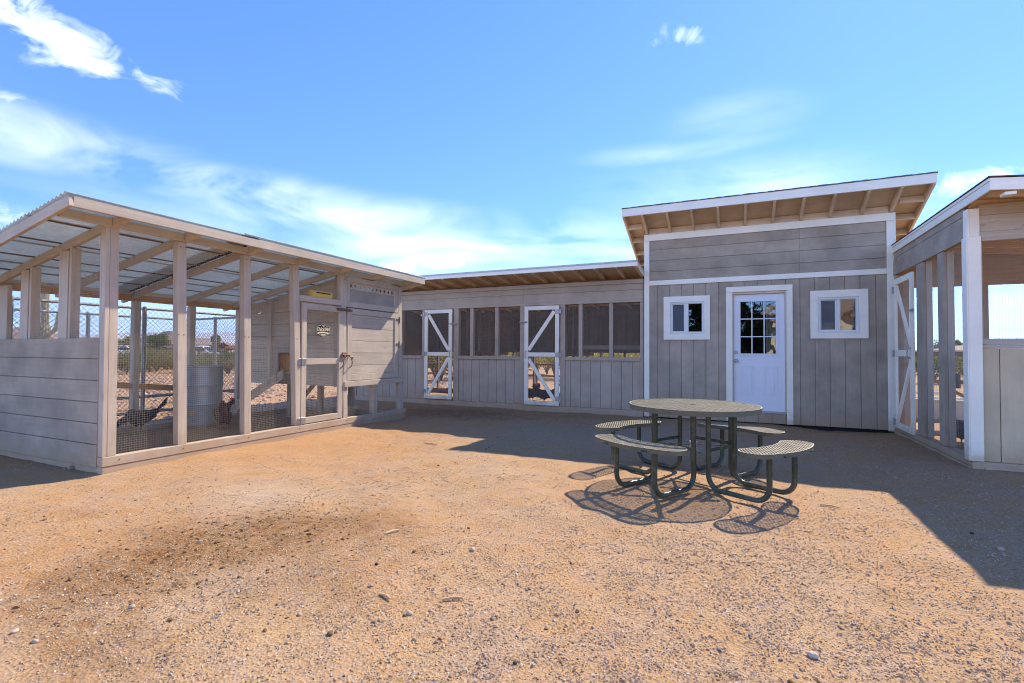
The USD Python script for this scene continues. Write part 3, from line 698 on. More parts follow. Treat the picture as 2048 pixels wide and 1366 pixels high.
# ------------------------------------------------------------------ gate-like braced doors
def braced_door(t, plane, a0, a1, z0, z1, zm0, zm1, w, diag, mat='white', label=None, hinge=None, latch=None, wp=(.0230, .00075)):
    """plane(a, d, z) -> point; a along the wall, d outward. diag: +1 braces meet at the a1 side, -1 at the a0 side"""
    def board(p, q, wd, d0, d1, m):
        A, B = plane(p[0], (d0 + d1) / 2, p[1]), plane(q[0], (d0 + d1) / 2, q[1])
        n = np.array(plane(0, 1, 0)) - np.array(plane(0, 0, 0))
        return beam(A, B, wd, abs(d1 - d0), n)
    fr = part(t, 'screen_door', [board((a0 + w / 2, z0), (a0 + w / 2, z1), w, 0, .035, 'z'), board((a1 - w / 2, z0), (a1 - w / 2, z1), w, 0, .035, 'z')], mat + '_z', label)
    ax = 'x' if abs(plane(1, 0, 0)[0] - plane(0, 0, 0)[0]) > .5 else 'y'
    for (zl, zh) in ((z0, z0 + w), (z1 - w, z1), (zm0, zm1)):
        part(fr, 'rail', board((a0 + w, (zl + zh) / 2), (a1 - w, (zl + zh) / 2), zh - zl, .001, .034, ax), f'{mat}_{ax}')
    if diag:
        near, far = (a1 - w, a0 + w) if diag > 0 else (a0 + w, a1 - w)
        s = 1 if diag > 0 else -1
        part(fr, 'brace', board((far + s * .02, z1 - w - .03), (near - s * .01, zm1 + .05), w * .9, .004, .030, 'z'), mat + '_z')
        part(fr, 'brace', board((far + s * .02, z0 + w + .03), (near - s * .01, zm0 - .05), w * .9, .004, .030, 'z'), mat + '_z')
    o = np.array(plane(a0 + .02, .002, z0 + .02)); u = np.array(plane(a1 - .02, .002, z0 + .02)) - o; v = np.array(plane(a0 + .02, .002, z1 - .02)) - o
    part(fr, 'wire_mesh', wires(o, u, v, *wp), 'wire', kind='stuff')
    for z in (hinge[1] if hinge else ()):
        a = hinge[0]; s = 1 if a < (a0 + a1) / 2 else -1
        p, q = plane(a - s * .045, .034, z - .045), plane(a + s * .075, .042, z + .045)
        p2, q2 = plane(a - .007, .040, z - .055), plane(a + .007, .052, z + .055)
        part(fr, 'hinge', [bx(p[0], q[0], p[1], q[1], p[2], q[2]), bx(p2[0], q2[0], p2[1], q2[1], p2[2], q2[2])], 'steel')
    if latch:
        a, z = latch; s = 1 if a > (a0 + a1) / 2 else -1
        p, q = plane(a - .07, .035, z - .022), plane(a + .07, .043, z + .022)
        part(fr, 'latch', [bx(p[0], q[0], p[1], q[1], p[2], q[2]), rod(plane(a - .10, .052, z), plane(a + .10, .052, z), .008), rod(plane(a, .052, z), plane(a, .075, z - .01), .006)], 'steel')
        zz = (zm0 + zm1) / 2; a2 = a - s * .06
        pts = [plane(a2, .034, zz + .075), plane(a2, .075, zz + .05), plane(a2, .08, zz), plane(a2, .075, zz - .05), plane(a2, .034, zz - .075)]
        part(fr, 'handle', tube(pts, .009, 8), 'steel', smooth=40)
    return fr

# ------------------------------------------------------------------ long aviary at the back
def build_aviary():
    Y = 9.42; YR = 12.2; S = 0.12
    X0, X1 = -8.6, -1.60
    t = thing('aviary', 'long low grey aviary with mesh windows and two white braced doors', 'aviary', (-4.6, 9.42, 0))
    zb = lambda y: 2.600 - S * (y - Y)
    fx = Y - .022
    # posts
    posts = [(-8.6, -8.5), (-7.23, -7.14), (-6.577, -6.486), (-5.737, -5.606), (-4.119, -3.998), (-3.236, -3.135), (-1.655, -1.590)]
    for a, b in posts: part(t, 'post', bx(a, b, fx, Y + .085, 0.10, 2.138), 'aviary_z')
    for a, b in ((-5.327, -5.243), (-4.716, -4.630), (-2.858, -2.779), (-2.248, -2.172), (-7.9, -7.82)):
        part(t, 'mullion', bx(a, b, Y - .004, Y + .085, 1.090, 2.138), 'aviary_z')
    for a, b in ((-8.5, -7.23), (-7.14, -6.577), (-5.606, -4.119), (-3.135, -1.655)):
        part(t, 'sill', bx(a, b, fx - .012, Y + .085, 1.022, 1.088), 'aviary_x')
        part(t, 'wire_mesh', wires((a, Y + .03, 1.05), (b - a, 0, 0), (0, 0, 1.1), .0095, .00045), 'wire', kind='stuff')
        part(t, 'backing_board', bx(a, b, Y + .022, Y + .035, .05, 1.0), 'aviary_z')
    part(t, 'header', bx(X0, -1.5905, fx - .004, Y + .085, 2.140, 2.190), 'aviary_x')
    for a, b in ((X0, -4.043), (-4.043, -1.5905)):
        for z0, z1 in ((2.190, 2.375), (2.375, 2.494)):
            part(t, 'frieze_board', bx(a + .001, b - .001, Y - .004, Y + .013, z0 + .002, z1 - .002, .002), 'aviary_x')
    part(t, 'upper_trim', bx(X0, -1.5905, fx, Y + .02, 2.496, 2.573), 'taupe_x')
    part(t, 'top_plate', bx(X0, -1.5905, Y + .02, Y + .06, 2.13, 2.60), 'inner_x')
    for a, b in ((X0, -6.36), (-6.36, -4.9), (-4.9, -1.5905)):
        part(t, 'skirt_board', bx(a + .001, b - .001, fx, Y + .04, -0.06 if a > -5 else -.03, 0.098), 'aviary_x')
    # vertical boards below the windows
    for es in ([-8.5, -8.3, -8.1, -7.9, -7.7, -7.5, -7.3, -7.23], [-7.14, -6.978, -6.768, -6.577], [-5.606, -5.49, -5.283, -5.075, -4.872, -4.667, -4.462, -4.257, -4.119], [-3.135, -3.017, -2.811, -2.612, -2.409, -2.206, -2.002, -1.797, -1.655]):
        vertical_planks(t, es, 0.101, 1.020, Y - .003, 'aviary_z', t=0.018)
    # doors
    pl = lambda a, d, z: (a, fx - .012 - d + .0, z)
    braced_door(t, pl, -6.478, -5.752, 0.120, 2.126, 1.086, 1.171, .084, +1, label='white braced screen door, left of the two', hinge=(-6.478, (2.03, 1.13, 0.29)), latch=(-5.72, 1.80), wp=(.0095, .00045))
    braced_door(t, pl, -4.002, -3.246, 0.104, 2.126, 1.089, 1.174, .084, -1, label='white braced screen door, right of the two', hinge=(-3.246, (2.0, 1.13, 0.25)), latch=(-4.02, 1.80), wp=(.0095, .00045))
    # roof
    yf = 8.715
    xs = [-8.52, -8.11, -7.70, -7.29, -6.87, -6.46, -6.05, -5.61, -5.19, -4.79, -4.36, -3.95, -3.57, -3.17, -2.76, -2.36, -1.96, -1.625]
    nrm = (0, S, 1)
    for x in xs: part(t, 'rafter', beam((x, yf, zb(yf) + .048), (x, YR + .2, zb(YR + .2) + .048), .038, .090, nrm), 'soffit_y')
    part(t, 'roof_deck', beam(((X0 + X1) / 2 - .02, yf - .02, zb(yf - .02) + .102), ((X0 + X1) / 2 - .02, YR + .25, zb(YR + .25) + .102), X1 - X0 + .10, .014, nrm), 'soffit_x')
    part(t, 'fascia', bx(X0 - .04, -1.575, yf - .030, yf - .004, 2.700, 2.792), 'white_x')
    part(t, 'drip_edge', [bx(X0 - .04, -1.573, yf - .034, yf + .06, 2.7945, 2.802), bx(X0 - .04, -1.573, yf - .037, yf - .0345, 2.768, 2.801)], 'steel')
    part(t, 'barge_board', beam((-1.588, yf - .002, zb(yf) + .056), (-1.588, Y - .03, zb(Y - .03) + .056), .022, .10, nrm), 'white_y')
    # back wall, dark inside: boarded above, open mesh below
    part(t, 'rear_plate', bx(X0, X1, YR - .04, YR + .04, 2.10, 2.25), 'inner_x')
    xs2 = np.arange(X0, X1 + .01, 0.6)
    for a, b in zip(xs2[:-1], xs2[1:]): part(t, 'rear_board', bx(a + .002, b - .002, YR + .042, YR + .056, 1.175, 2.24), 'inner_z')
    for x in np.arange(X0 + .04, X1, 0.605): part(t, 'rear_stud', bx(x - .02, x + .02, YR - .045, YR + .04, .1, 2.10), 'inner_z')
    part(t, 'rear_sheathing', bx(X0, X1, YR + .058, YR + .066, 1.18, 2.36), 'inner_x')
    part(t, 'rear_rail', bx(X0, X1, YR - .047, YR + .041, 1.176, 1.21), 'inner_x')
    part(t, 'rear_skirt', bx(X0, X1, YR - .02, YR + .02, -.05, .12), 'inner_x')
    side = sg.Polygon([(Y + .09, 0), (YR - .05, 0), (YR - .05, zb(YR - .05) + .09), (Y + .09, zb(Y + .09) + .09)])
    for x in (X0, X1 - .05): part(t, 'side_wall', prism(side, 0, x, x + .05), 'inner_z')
    # partitions beside the doors, roosts and a raw timber box
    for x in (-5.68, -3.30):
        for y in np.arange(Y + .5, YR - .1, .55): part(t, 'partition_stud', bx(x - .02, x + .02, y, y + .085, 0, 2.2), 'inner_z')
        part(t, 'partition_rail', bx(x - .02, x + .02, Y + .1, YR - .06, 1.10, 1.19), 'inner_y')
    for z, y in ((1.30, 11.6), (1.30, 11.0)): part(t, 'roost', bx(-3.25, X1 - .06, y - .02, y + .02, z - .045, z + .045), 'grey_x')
    part(t, 'nest_box', [bx(-6.35, -5.75, 11.3, 11.32, .15, .62), bx(-6.35, -6.33, 11.32, 11.8, .15, .62), bx(-5.77, -5.75, 11.32, 11.8, .15, .62), bx(-6.35, -5.75, 11.32, 11.8, .13, .148)], 'raw_x')
build_aviary()

# ------------------------------------------------------------------ chicken run on the left (coop)
XC, XK = -5.52, -7.96
def build_coop():
    t = thing('chicken_coop', 'taupe timber chicken coop with wire mesh bays and a corrugated metal roof', 'coop', (-6.7, 5.0, 0))
    S = 0.186
    zr = lambda x: 2.360 + S * (x - XC)            # underside of the rafters
    nrm = (-S, 0, 1)
    # bottom timbers
    part(t, 'sill', bx(XC - .07, XC + .022, 2.655, 7.37, .050, .138), 'taupe_y')
    part(t, 'skid', bx(XC - .07, XC + .016, 2.66, 7.355, -.06, .047), 'taupe_y')
    part(t, 'sill', bx(XK, XC - .07, 2.675, 2.765, -.03, .06), 'taupe_x')
    part(t, 'sill', bx(XK - .02, XK + .07, 2.77, 7.35, -.05, .075), 'taupe_y')
    # front posts, leaning a little
    for yt, yb, w in ((3.366, 3.412, .094), (4.157, 4.203, .094), (4.897, 4.980, .094), (5.795, 5.880, .088), (7.192, 7.285, .088)):
        z1 = 2.358 if yt < 7 else 2.318
        part(t, 'post', beam((XC - .045, yb, .140), (XC - .045, yt, z1), w, .09, (1, 0, 0)), 'taupe_z')
    part(t, 'post', beam((XC - .022, 2.742, .140), (XC - .022, 2.727, 2.366), .075, .044, (1, 0, 0)), 'taupe_z')
    part(t, 'post', beam((XC - .045, 2.680, .140), (XC - .045, 2.668, 2.366), .038, .095, (1, 0, 0)), 'taupe_z')
    for y in (2.72, 4.22, 5.02, 5.86, 7.28):
        part(t, 'rear_post', bx(XK - .045, XK + .045, y - .045, y + .045, .08, 1.878), 'taupe_z')
    part(t, 'rear_beam', bx(XK - .02, XK + .02, 2.70, 7.33, 1.879, 1.966), 'raw_y', 'bare orange rear beam')
    # front beam blocks between the rafters
    ry = [2.715, 3.40, 4.17, 4.92, 5.74, 6.50, 7.26]
    for y in ry:
        part(t, 'rafter', beam((-5.262, y, zr(-5.262) + .047), (XK - .25, y, zr(XK - .25) + .047), .040, .090, nrm), 'taupe_x')
    ends = [2.36] + ry
    part(t, 'blocking', bx(XC - .02, XC + .018, 2.28, 2.694, 2.362, 2.448), 'taupe_y')
    part(t, 'blocking', bx(XK - .02, XK + .02, 2.28, 2.694, 1.968, 2.02), 'taupe_y')
    for a, b in zip(ry[:-1], ry[1:]):
        part(t, 'blocking', bx(XC - .02, XC + .018, a + .0205, b - .0205, 2.362, 2.448), 'taupe_y')
        part(t, 'blocking', bx(XK - .018, XK + .018, a + .0205, b - .0205, 1.968, 2.03), 'taupe_y')
    # fascia, barge boards, battens
    part(t, 'fascia', bx(-5.258, -5.220, 2.262, 7.54, 2.410, 2.503), 'taupe_y')
    part(t, 'barge_board', beam((-5.222, 2.243, zr(-5.222) + .043), (XK - .3, 2.243, zr(XK - .3) + .043), .036, .098, nrm), 'taupe_x')
    part(t, 'barge_board', beam((-5.262, 7.52, zr(-5.262) + .043), (XK - .3, 7.52, zr(XK - .3) + .043), .036, .092, nrm), 'taupe_x')
    for x in (-5.9, -6.45, -7.0, -7.55): part(t, 'batten', beam((x, 2.28, zr(x) + .0965), (x, 7.5, zr(x) + .0965), .03, .008, (-S, 0, 1)), 'inner_y')
    # corrugated sheets, ridges running the length of the coop
    def sheet(xa, xb, y0, y1, lift):
        n = max(int((xa - xb) / 0.0085), 8); xs = np.linspace(xa, xb, n)
        z = zr(xs) + .108 + lift + .0105 * np.cos(xs * 2 * np.pi / .068)
        v = np.vstack([np.c_[xs, np.full(n, y0), z], np.c_[xs, np.full(n, y1), z], np.c_[xs, np.full(n, y0), z + .0015], np.c_[xs, np.full(n, y1), z + .0015]]); f = []
        for k in range(n - 1):
            f += [[k, k + 1, n + k + 1], [k, n + k + 1, n + k], [2 * n + k + 1, 2 * n + k, 3 * n + k], [2 * n + k + 1, 3 * n + k, 3 * n + k + 1],
                  [k + 1, k, 2 * n + k], [k + 1, 2 * n + k, 2 * n + k + 1], [n + k, n + k + 1, 3 * n + k + 1], [n + k, 3 * n + k + 1, 3 * n + k]]
        return v, np.array(f)
    for k, (xa, xb) in enumerate(((-5.213, -5.93), (-5.87, -6.62), (-6.56, -7.31), (-7.25, -8.25))):
        part(t, 'roof_sheet', sheet(xa, xb, 2.205, 4.10, .003 * (k % 2)), 'galv', smooth=60)
        part(t, 'roof_sheet', sheet(xa, xb, 3.90, 7.60, .014 + .003 * (k % 2)), 'galv', smooth=60)
    part(t, 'closure_strip', beam((-5.5, 4.128, zr(-5.5) + .118), (-8.1, 4.128, zr(-8.1) + .118), .02, .050, nrm), 'dark')
    # left wall: six boards under an open wire bay
    yl = 2.652
    zs = [.035, .255, .459, .662, .872, 1.081, 1.285]
    for a, b in zip(zs[:-1], zs[1:]): part(t, 'plank', bx(XK - .03, -5.596, yl, yl + .018, a + .003, b - .003, .002), 'grey_x')
    part(t, 'backing_board', bx(XK, -5.62, yl + .0185, yl + .03, .06, 1.19), 'grey_x')
    part(t, 'rail', bx(XK, -5.66, yl + .02, yl + .10, 1.20, 1.278), 'taupe_x')
    for a, b in ((-6.42, -6.25), (-7.225, -7.06)):
        part(t, 'stud', bx(a, b, yl + .022, yl + .058, 1.279, zr(a) - .0), 'taupe_z')
        part(t, 'stud', bx(b + .008, b + .045, yl + .03, yl + .115, 1.279, zr(b) + .0), 'taupe_z')
    part(t, 'stud', bx(XK - .02, XK + .38, yl + .04, yl + .085, 1.279, zr(XK)), 'taupe_z')
    part(t, 'wire_mesh', wires((XK, yl + .062, 1.28), (-5.57 - XK, 0, 0), (0, 0, 1.03)), 'wire', kind='stuff')
    # wire bays of the front
    for a, b in ((2.765, 3.372), (3.456, 4.165), (4.245, 4.95)):
        part(t, 'wire_mesh', wires((XC - .093, a - .03, .11), (0, b - a + .06, 0), (0, 0, 2.26)), 'wire', kind='stuff')
    # header over the door
    part(t, 'header', bx(XC - .062, XC + .0, 4.95, 5.765, 1.872, 1.953), 'taupe_y')
    # screen door
    pl = lambda a, d, z: (XC - .030 + d, a, z)
    fr = braced_door(t, pl, 5.012, 5.800, .152, 1.850, .980, 1.064, .084, 0, 'taupe', 'narrow screen door of taupe timber', hinge=(5.012, (1.02, .20)))
    # solid door of boards
    sd = part(t, 'plank_door', [bx(XC - .03, XC + .004, 5.895, 5.985, .712, 1.852), bx(XC - .03, XC + .004, 7.062, 7.170, .712, 1.852), bx(XC - .03, XC + .003, 5.986, 7.061, 1.758, 1.850), bx(XC - .03, XC + .003, 5.986, 7.061, .712, .812)], 'taupe_z', 'solid boarded door of the nest house')
    for a, b in zip([.814, .950, 1.145, 1.341, 1.545], [.950, 1.145, 1.341, 1.545, 1.757]):
        part(sd, 'plank', bx(XC - .026, XC - .012, 5.982, 7.066, a + .003, b - .003, .002), 'taupe_y')
    for z in (1.74, 1.30): part(sd, 'hinge', [bx(XC + .004, XC + .010, 7.09, 7.17, z - .02, z + .02), rod((XC + .012, 7.176, z - .06), (XC + .012, 7.176, z + .06), .008)], 'rusty_metal')
    for dd, y0, z in ((fr, 5.745, 1.0), (sd, 5.93, 1.0)):
        part(dd, 'pull_handle', tube([(XC + .004, y0, z + .10), (XC + .045, y0 + .012, z + .07), (XC + .055, y0 + .02, z), (XC + .045, y0 + .012, z - .06), (XC + .004, y0, z - .09)], .008, 8), 'rusty_metal', smooth=40)
    part(t, 'door_bolt', [rod((XC + .022, 5.645, 1.818), (XC + .022, 5.965, 1.806), .012), bx(XC + .004, XC + .018, 5.66, 5.94, 1.792, 1.832), rod((XC + .022, 5.74, 1.815), (XC + .05, 5.74, 1.79), .008)], 'rusty_metal')
    part(t, 'barrel_latch', [bx(XC + .004, XC + .022, 5.775, 5.885, 1.085, 1.155), rod((XC + .03, 5.76, 1.12), (XC + .03, 5.92, 1.11), .014), rod((XC + .03, 5.80, 1.12), (XC + .055, 5.80, 1.07), .012)], 'rusty_metal')
    part(t, 'brass_plate', bx(XC + .004, XC + .008, 5.975, 6.02, 1.045, 1.085), 'brass')
    # vent panel with its row of holes
    part(t, 'vent_frame', [bx(XC - .03, XC + .003, 5.852, 5.936, 1.956, 2.262), bx(XC - .03, XC + .003, 7.035, 7.135, 1.956, 2.262), bx(XC - .03, XC + .004, 5.852, 7.135, 2.263, 2.345)], 'taupe_z')
    part(t, 'rail', bx(XC - .03, XC + .006, 5.846, 7.150, 1.866, 1.955), 'taupe_y')
    st = sg.box(5.937, 2.152, 7.034, 2.262)
    for k in range(11): st = st.difference(sg.Point(5.975 + k * .1017, 2.205).buffer(.027, 10))
    part(t, 'vent_strip', prism(st, 0, XC - .030, XC - .016), 'taupe_y', 'board pierced by a row of round vent holes')
    part(t, 'plank', bx(XC - .028, XC - .014, 5.937, 7.034, 1.957, 2.149, .002), 'ply_x')
    # nest house behind that door
    part(t, 'rail', bx(XC - .06, XC + .024, 5.832, 7.312, .618, .704), 'taupe_y')
    part(t, 'floor', bx(XK + .05, XC - .06, 5.87, 7.2, .63, .66), 'raw_x')
    yp = 5.852
    hole = (-6.976, -6.690, .820, 1.145)
    zz = np.arange(.62, 2.5, .2)
    for a in zz:
        for (p0, p1, q0, q1) in rect_minus((XK + .05, XC - .10, a + .003, a + .197), [hole]):
            if q0 >= zr(p1) - .01: continue
            if q1 <= zr(p0): part(t, 'plank', bx(p0, p1, yp, yp + .018, q0, q1, .002), 'taupe_x')
            else:
                pts = [(p0, q0)] if q0 < zr(p0) else []
                xi = lambda z: XC + (z - 2.360) / S
                pts = ([(p0, q0), (p1, q0)] if q0 < zr(p0) else [(xi(q0), q0), (p1, q0)])
                pts += ([(p1, q1), (xi(q1), q1)] if q1 < zr(p1) else [(p1, zr(p1))])
                if q0 < zr(p0): pts += [(p0, zr(p0))]
                part(t, 'plank', prism(sg.Polygon(pts), 1, yp, yp + .018), 'taupe_x')
    for x in (-7.17, -6.53, -5.68): part(t, 'stud', bx(x - .045, x + .045, yp - .040, yp - .001, .62, zr(x) - .01), 'taupe_z')
    part(t, 'hatch_frame', prism(sg.box(-7.01, .79, -6.655, 1.175).difference(sg.box(hole[0], hole[2], hole[1], hole[3])), 1, yp - .02, yp - .001), 'taupe_x')
    part(t, 'inner_wall', bx(-7.3, -6.63, 5.96, 5.98, .66, 1.5), 'fresh_x')
    part(t, 'inner_wall', bx(-6.62, -6.60, 5.88, 6.6, .66, 1.5), 'raw_y')
    part(t, 'end_wall', prism(sg.Polygon([(XK + .05, .62), (XC - .1, .62), (XC - .1, zr(XC - .1)), (XK + .05, zr(XK + .05))]), 1, 7.19, 7.208), 'taupe_x')
    part(t, 'rear_wall', bx(XK - .018, XK + .0, 5.9, 7.24, .62, 1.86), 'taupe_y')
    # low wire bays under the nest house
    part(t, 'post', beam((XC - .045, 6.566, .140), (XC - .045, 6.566, .617), .10, .09, (1, 0, 0)), 'taupe_z')
    part(t, 'wire_mesh', wires((XC - .093, 5.88, .11), (0, 1.40, 0), (0, 0, .52)), 'wire', kind='stuff')
    for (x, y) in ((-7.3, 6.4), (-7.3, 7.1)): part(t, 'leg', bx(x - .045, x + .045, y - .045, y + .045, -.02, .628), 'taupe_z')
    part(t, 'brace', beam((-7.25, 6.42, .12), (-6.75, 6.42, .60), .04, .09, (0, 1, 0)), 'taupe_x')
    # end wall towards the aviary: framing only
    part(t, 'stud', bx(XC - 1.25, XC - 1.16, 7.26, 7.35, .05, 2.1), 'taupe_z')
    part(t, 'side_rail', bx(XK, XC - .09, 7.27, 7.35, -.02, .08), 'taupe_x')
    part(t, 'rear_rail', beam((XK - .03, 3.85, .69), (XK - .03, 5.0, .56), .035, .085), 'raw_y', 'bare orange board across the back')
    # nail heads on the front posts
    nails = [rod((XC + .0, y + dy, z), (XC + .0025, y + dy, z), .007, 6) for y in (3.375, 4.165, 4.91) for z in (2.30, 1.34) for dy in (-.025, .028)] + [rod((XC + .020, y, .10), (XC + .025, y, .10), .007, 6) for y in (2.8, 3.41, 4.2, 4.98, 5.88)]
    part(t, 'nail', nails, 'rust', kind='stuff')
build_coop()

# ------------------------------------------------------------------ sign on the screen door
def build_sign():
    Y0, Z0 = 5.377, 1.478; X = XC + .012
    t = thing('sign', 'small black crest-shaped sign with cream lettering hung on the coop screen door', 'sign', (X, Y0, Z0))
    out = sg.Polygon([(-.135, .055), (-.11, .062), (-.06, .07), (-.035, .092), (0, .102), (.035, .092), (.06, .07), (.11, .062), (.135, .055), (.125, .035), (.132, 0), (.128, -.035), (.135, -.055), (.085, -.066), (.04, -.088), (0, -.100), (-.04, -.088), (-.085, -.066), (-.135, -.055), (-.128, -.035), (-.132, 0), (-.125, .035)])
    def pl(mesh, d):   # local (a along y, b up, c out) to world
        v, f = arr(mesh); return np.c_[X + d + v[:, 2], Y0 + v[:, 0], Z0 + v[:, 1]], f
    b = trimesh.creation.extrude_polygon(out, .010, engine='earcut')
    part(t, 'board', pl(b, 0), 'sign_black')
    rim = out.buffer(-.006).difference(out.buffer(-.010))
    part(t, 'border', [pl(trimesh.creation.extrude_polygon(g, .0015, engine='earcut'), .0102) for g in getattr(rim, 'geoms', [rim])], 'sign_cream')
    def word(s, h, cx, cz, bold=True, slant=0.0, squeeze=1.0):
        m = meshkit.text_mesh(s, h, .002, bold); v = np.array(m.vertices)
        v[:, 0] += slant * v[:, 1]; v[:, 0] *= squeeze
        v[:, 0] += cx - (v[:, 0].min() + v[:, 0].max()) / 2; v[:, 1] += cz - h / 2
        return pl((v, np.array(m.faces)), .0103)
    part(t, 'lettering', word('THE', .018, 0, .062), 'sign_cream')
    part(t, 'lettering', word('Chick', .050, -.045, .012, True, .22, .78), 'sign_cream')
    part(t, 'lettering', word('INN', .048, .070, .014, True, 0, .72), 'sign_cream')
    rb = sg.Polygon([(-.105, -.034), (-.05, -.026), (0, -.024), (.05, -.026), (.105, -.034), (.105, -.054), (.05, -.046), (0, -.044), (-.05, -.046), (-.105, -.054)])
    part(t, 'ribbon', pl(trimesh.creation.extrude_polygon(rb, .002, engine='earcut'), .0103), 'sign_cream')
    sh = sg.Polygon([(-.055, -.056), (.055, -.056), (.03, -.074), (0, -.086), (-.03, -.074)])
    part(t, 'shield', pl(trimesh.creation.extrude_polygon(sh, .002, engine='earcut'), .0103), 'sign_green')
build_sign()

def build_feeder():
    t = thing('feeder', 'yellow plastic feeder lying on the header above the coop screen door', 'feeder', (XC - .035, 5.37, 1.954))
    c = sg.Polygon([(-.035, 0), (.035, 0), (.045, .045), (.045, .078), (.02, .09), (-.02, .09), (-.045, .078), (-.045, .045)])
    part(t, 'tray', prism(sg.Polygon([(XC - .035 + a, 1.956 + b) for a, b in c.exterior.coords]), 1, 5.215, 5.545), 'yellow')
    part(t, 'slot', [bx(XC + .0095, XC + .0125, 5.25, 5.52, 2.010, 2.026)], 'dark')
    for y in (5.203, 5.5455): part(t, 'end_cap', prism(sg.Polygon([(XC - .035 + a * 1.06, 1.9565 + b * 1.03) for a, b in c.exterior.coords]), 0 + 1, y, y + .0115), 'yellow')
build_feeder()

def build_drum():
    x, y, z0 = -7.52, 4.92, 0.055
    t = thing('drum', 'blue grey steel drum standing behind the mesh of the coop', 'drum', (x, y, 0))
    pr = [(0, 0.012), (.275, .012), (.280, 0), (.290, .003), (.290, .018), (.283, .025)]
    for zc in (.30, .59): pr += [(.283, zc - .025), (.294, zc - .008), (.294, zc + .008), (.283, zc + .025)]
    pr += [(.283, .855), (.291, .862), (.291, .88), (.281, .882), (.278, .868), (0, .868)]
    m = trimesh.creation.revolve(np.array(pr), sections=40); v = np.array(m.vertices) + [x, y, z0]
    part(t, 'body', (v, m.faces), 'drum', smooth=35)
    part(t, 'bung', rod((x + .05, y - .12, z0 + .868), (x + .05, y - .12, z0 + .89), .03, 12), 'steel')
    d = np.array([.72, -.69, 0]); e = np.array([.69, .72, 0]); p = np.array([x, y, z0 + .18]) + d * .283 - e * .06
    part(t, 'label', tube([p + d * -.02, p + d * .004], .035, 16), 'brass', 'round tan plug low on the drum')
    part(t, 'base_board', [bx(x - .3, x + .3, y - .2, y - .1, -.02, z0 - .002), bx(x - .3, x + .3, y + .1, y + .2, -.02, z0 - .002)], 'grey_x')
build_drum()

def build_ramp():
    a, b = np.array([-6.75, 5.76, .80]), np.array([-7.60, 5.14, .02])
    t = thing('ramp', 'wooden ramp with cleats leaning up to the nest house hatch', 'ramp', (-7.1, 5.5, 0))
    d = (b - a) / np.linalg.norm(b - a); s = np.cross(d, [0, 0, 1]); s /= np.linalg.norm(s); n = np.cross(s, d); q_ = math.radians(24) * (1 if s[1] < 0 else -1)
    s, n = s * math.cos(q_) - n * math.sin(q_), n * math.cos(q_) + s * math.sin(q_)
    for k in (-1, 1): part(t, 'board', beam(a + s * k * .092, b + s * k * .092, .18, .022, n), 'soffit_x')
    L = np.linalg.norm(b - a)
    for q in np.arange(.12, L, .16):
        c = a + d * q + n * .018; part(t, 'cleat', beam(c - s * .14, c + s * .14, .022, .014, n), 'soffit_y')
build_ramp()

# ------------------------------------------------------------------ hens
def sphere(p, r, seg=14):
    return m3.Manifold.sphere(r, seg).translate(tuple(map(float, p)))
def chain(pts):
    out = m3.Manifold()
    for (p, r), (q, s) in zip(pts[:-1], pts[1:]): out += m3.Manifold.batch_hull([sphere(p, r), sphere(q, s)])
    return out

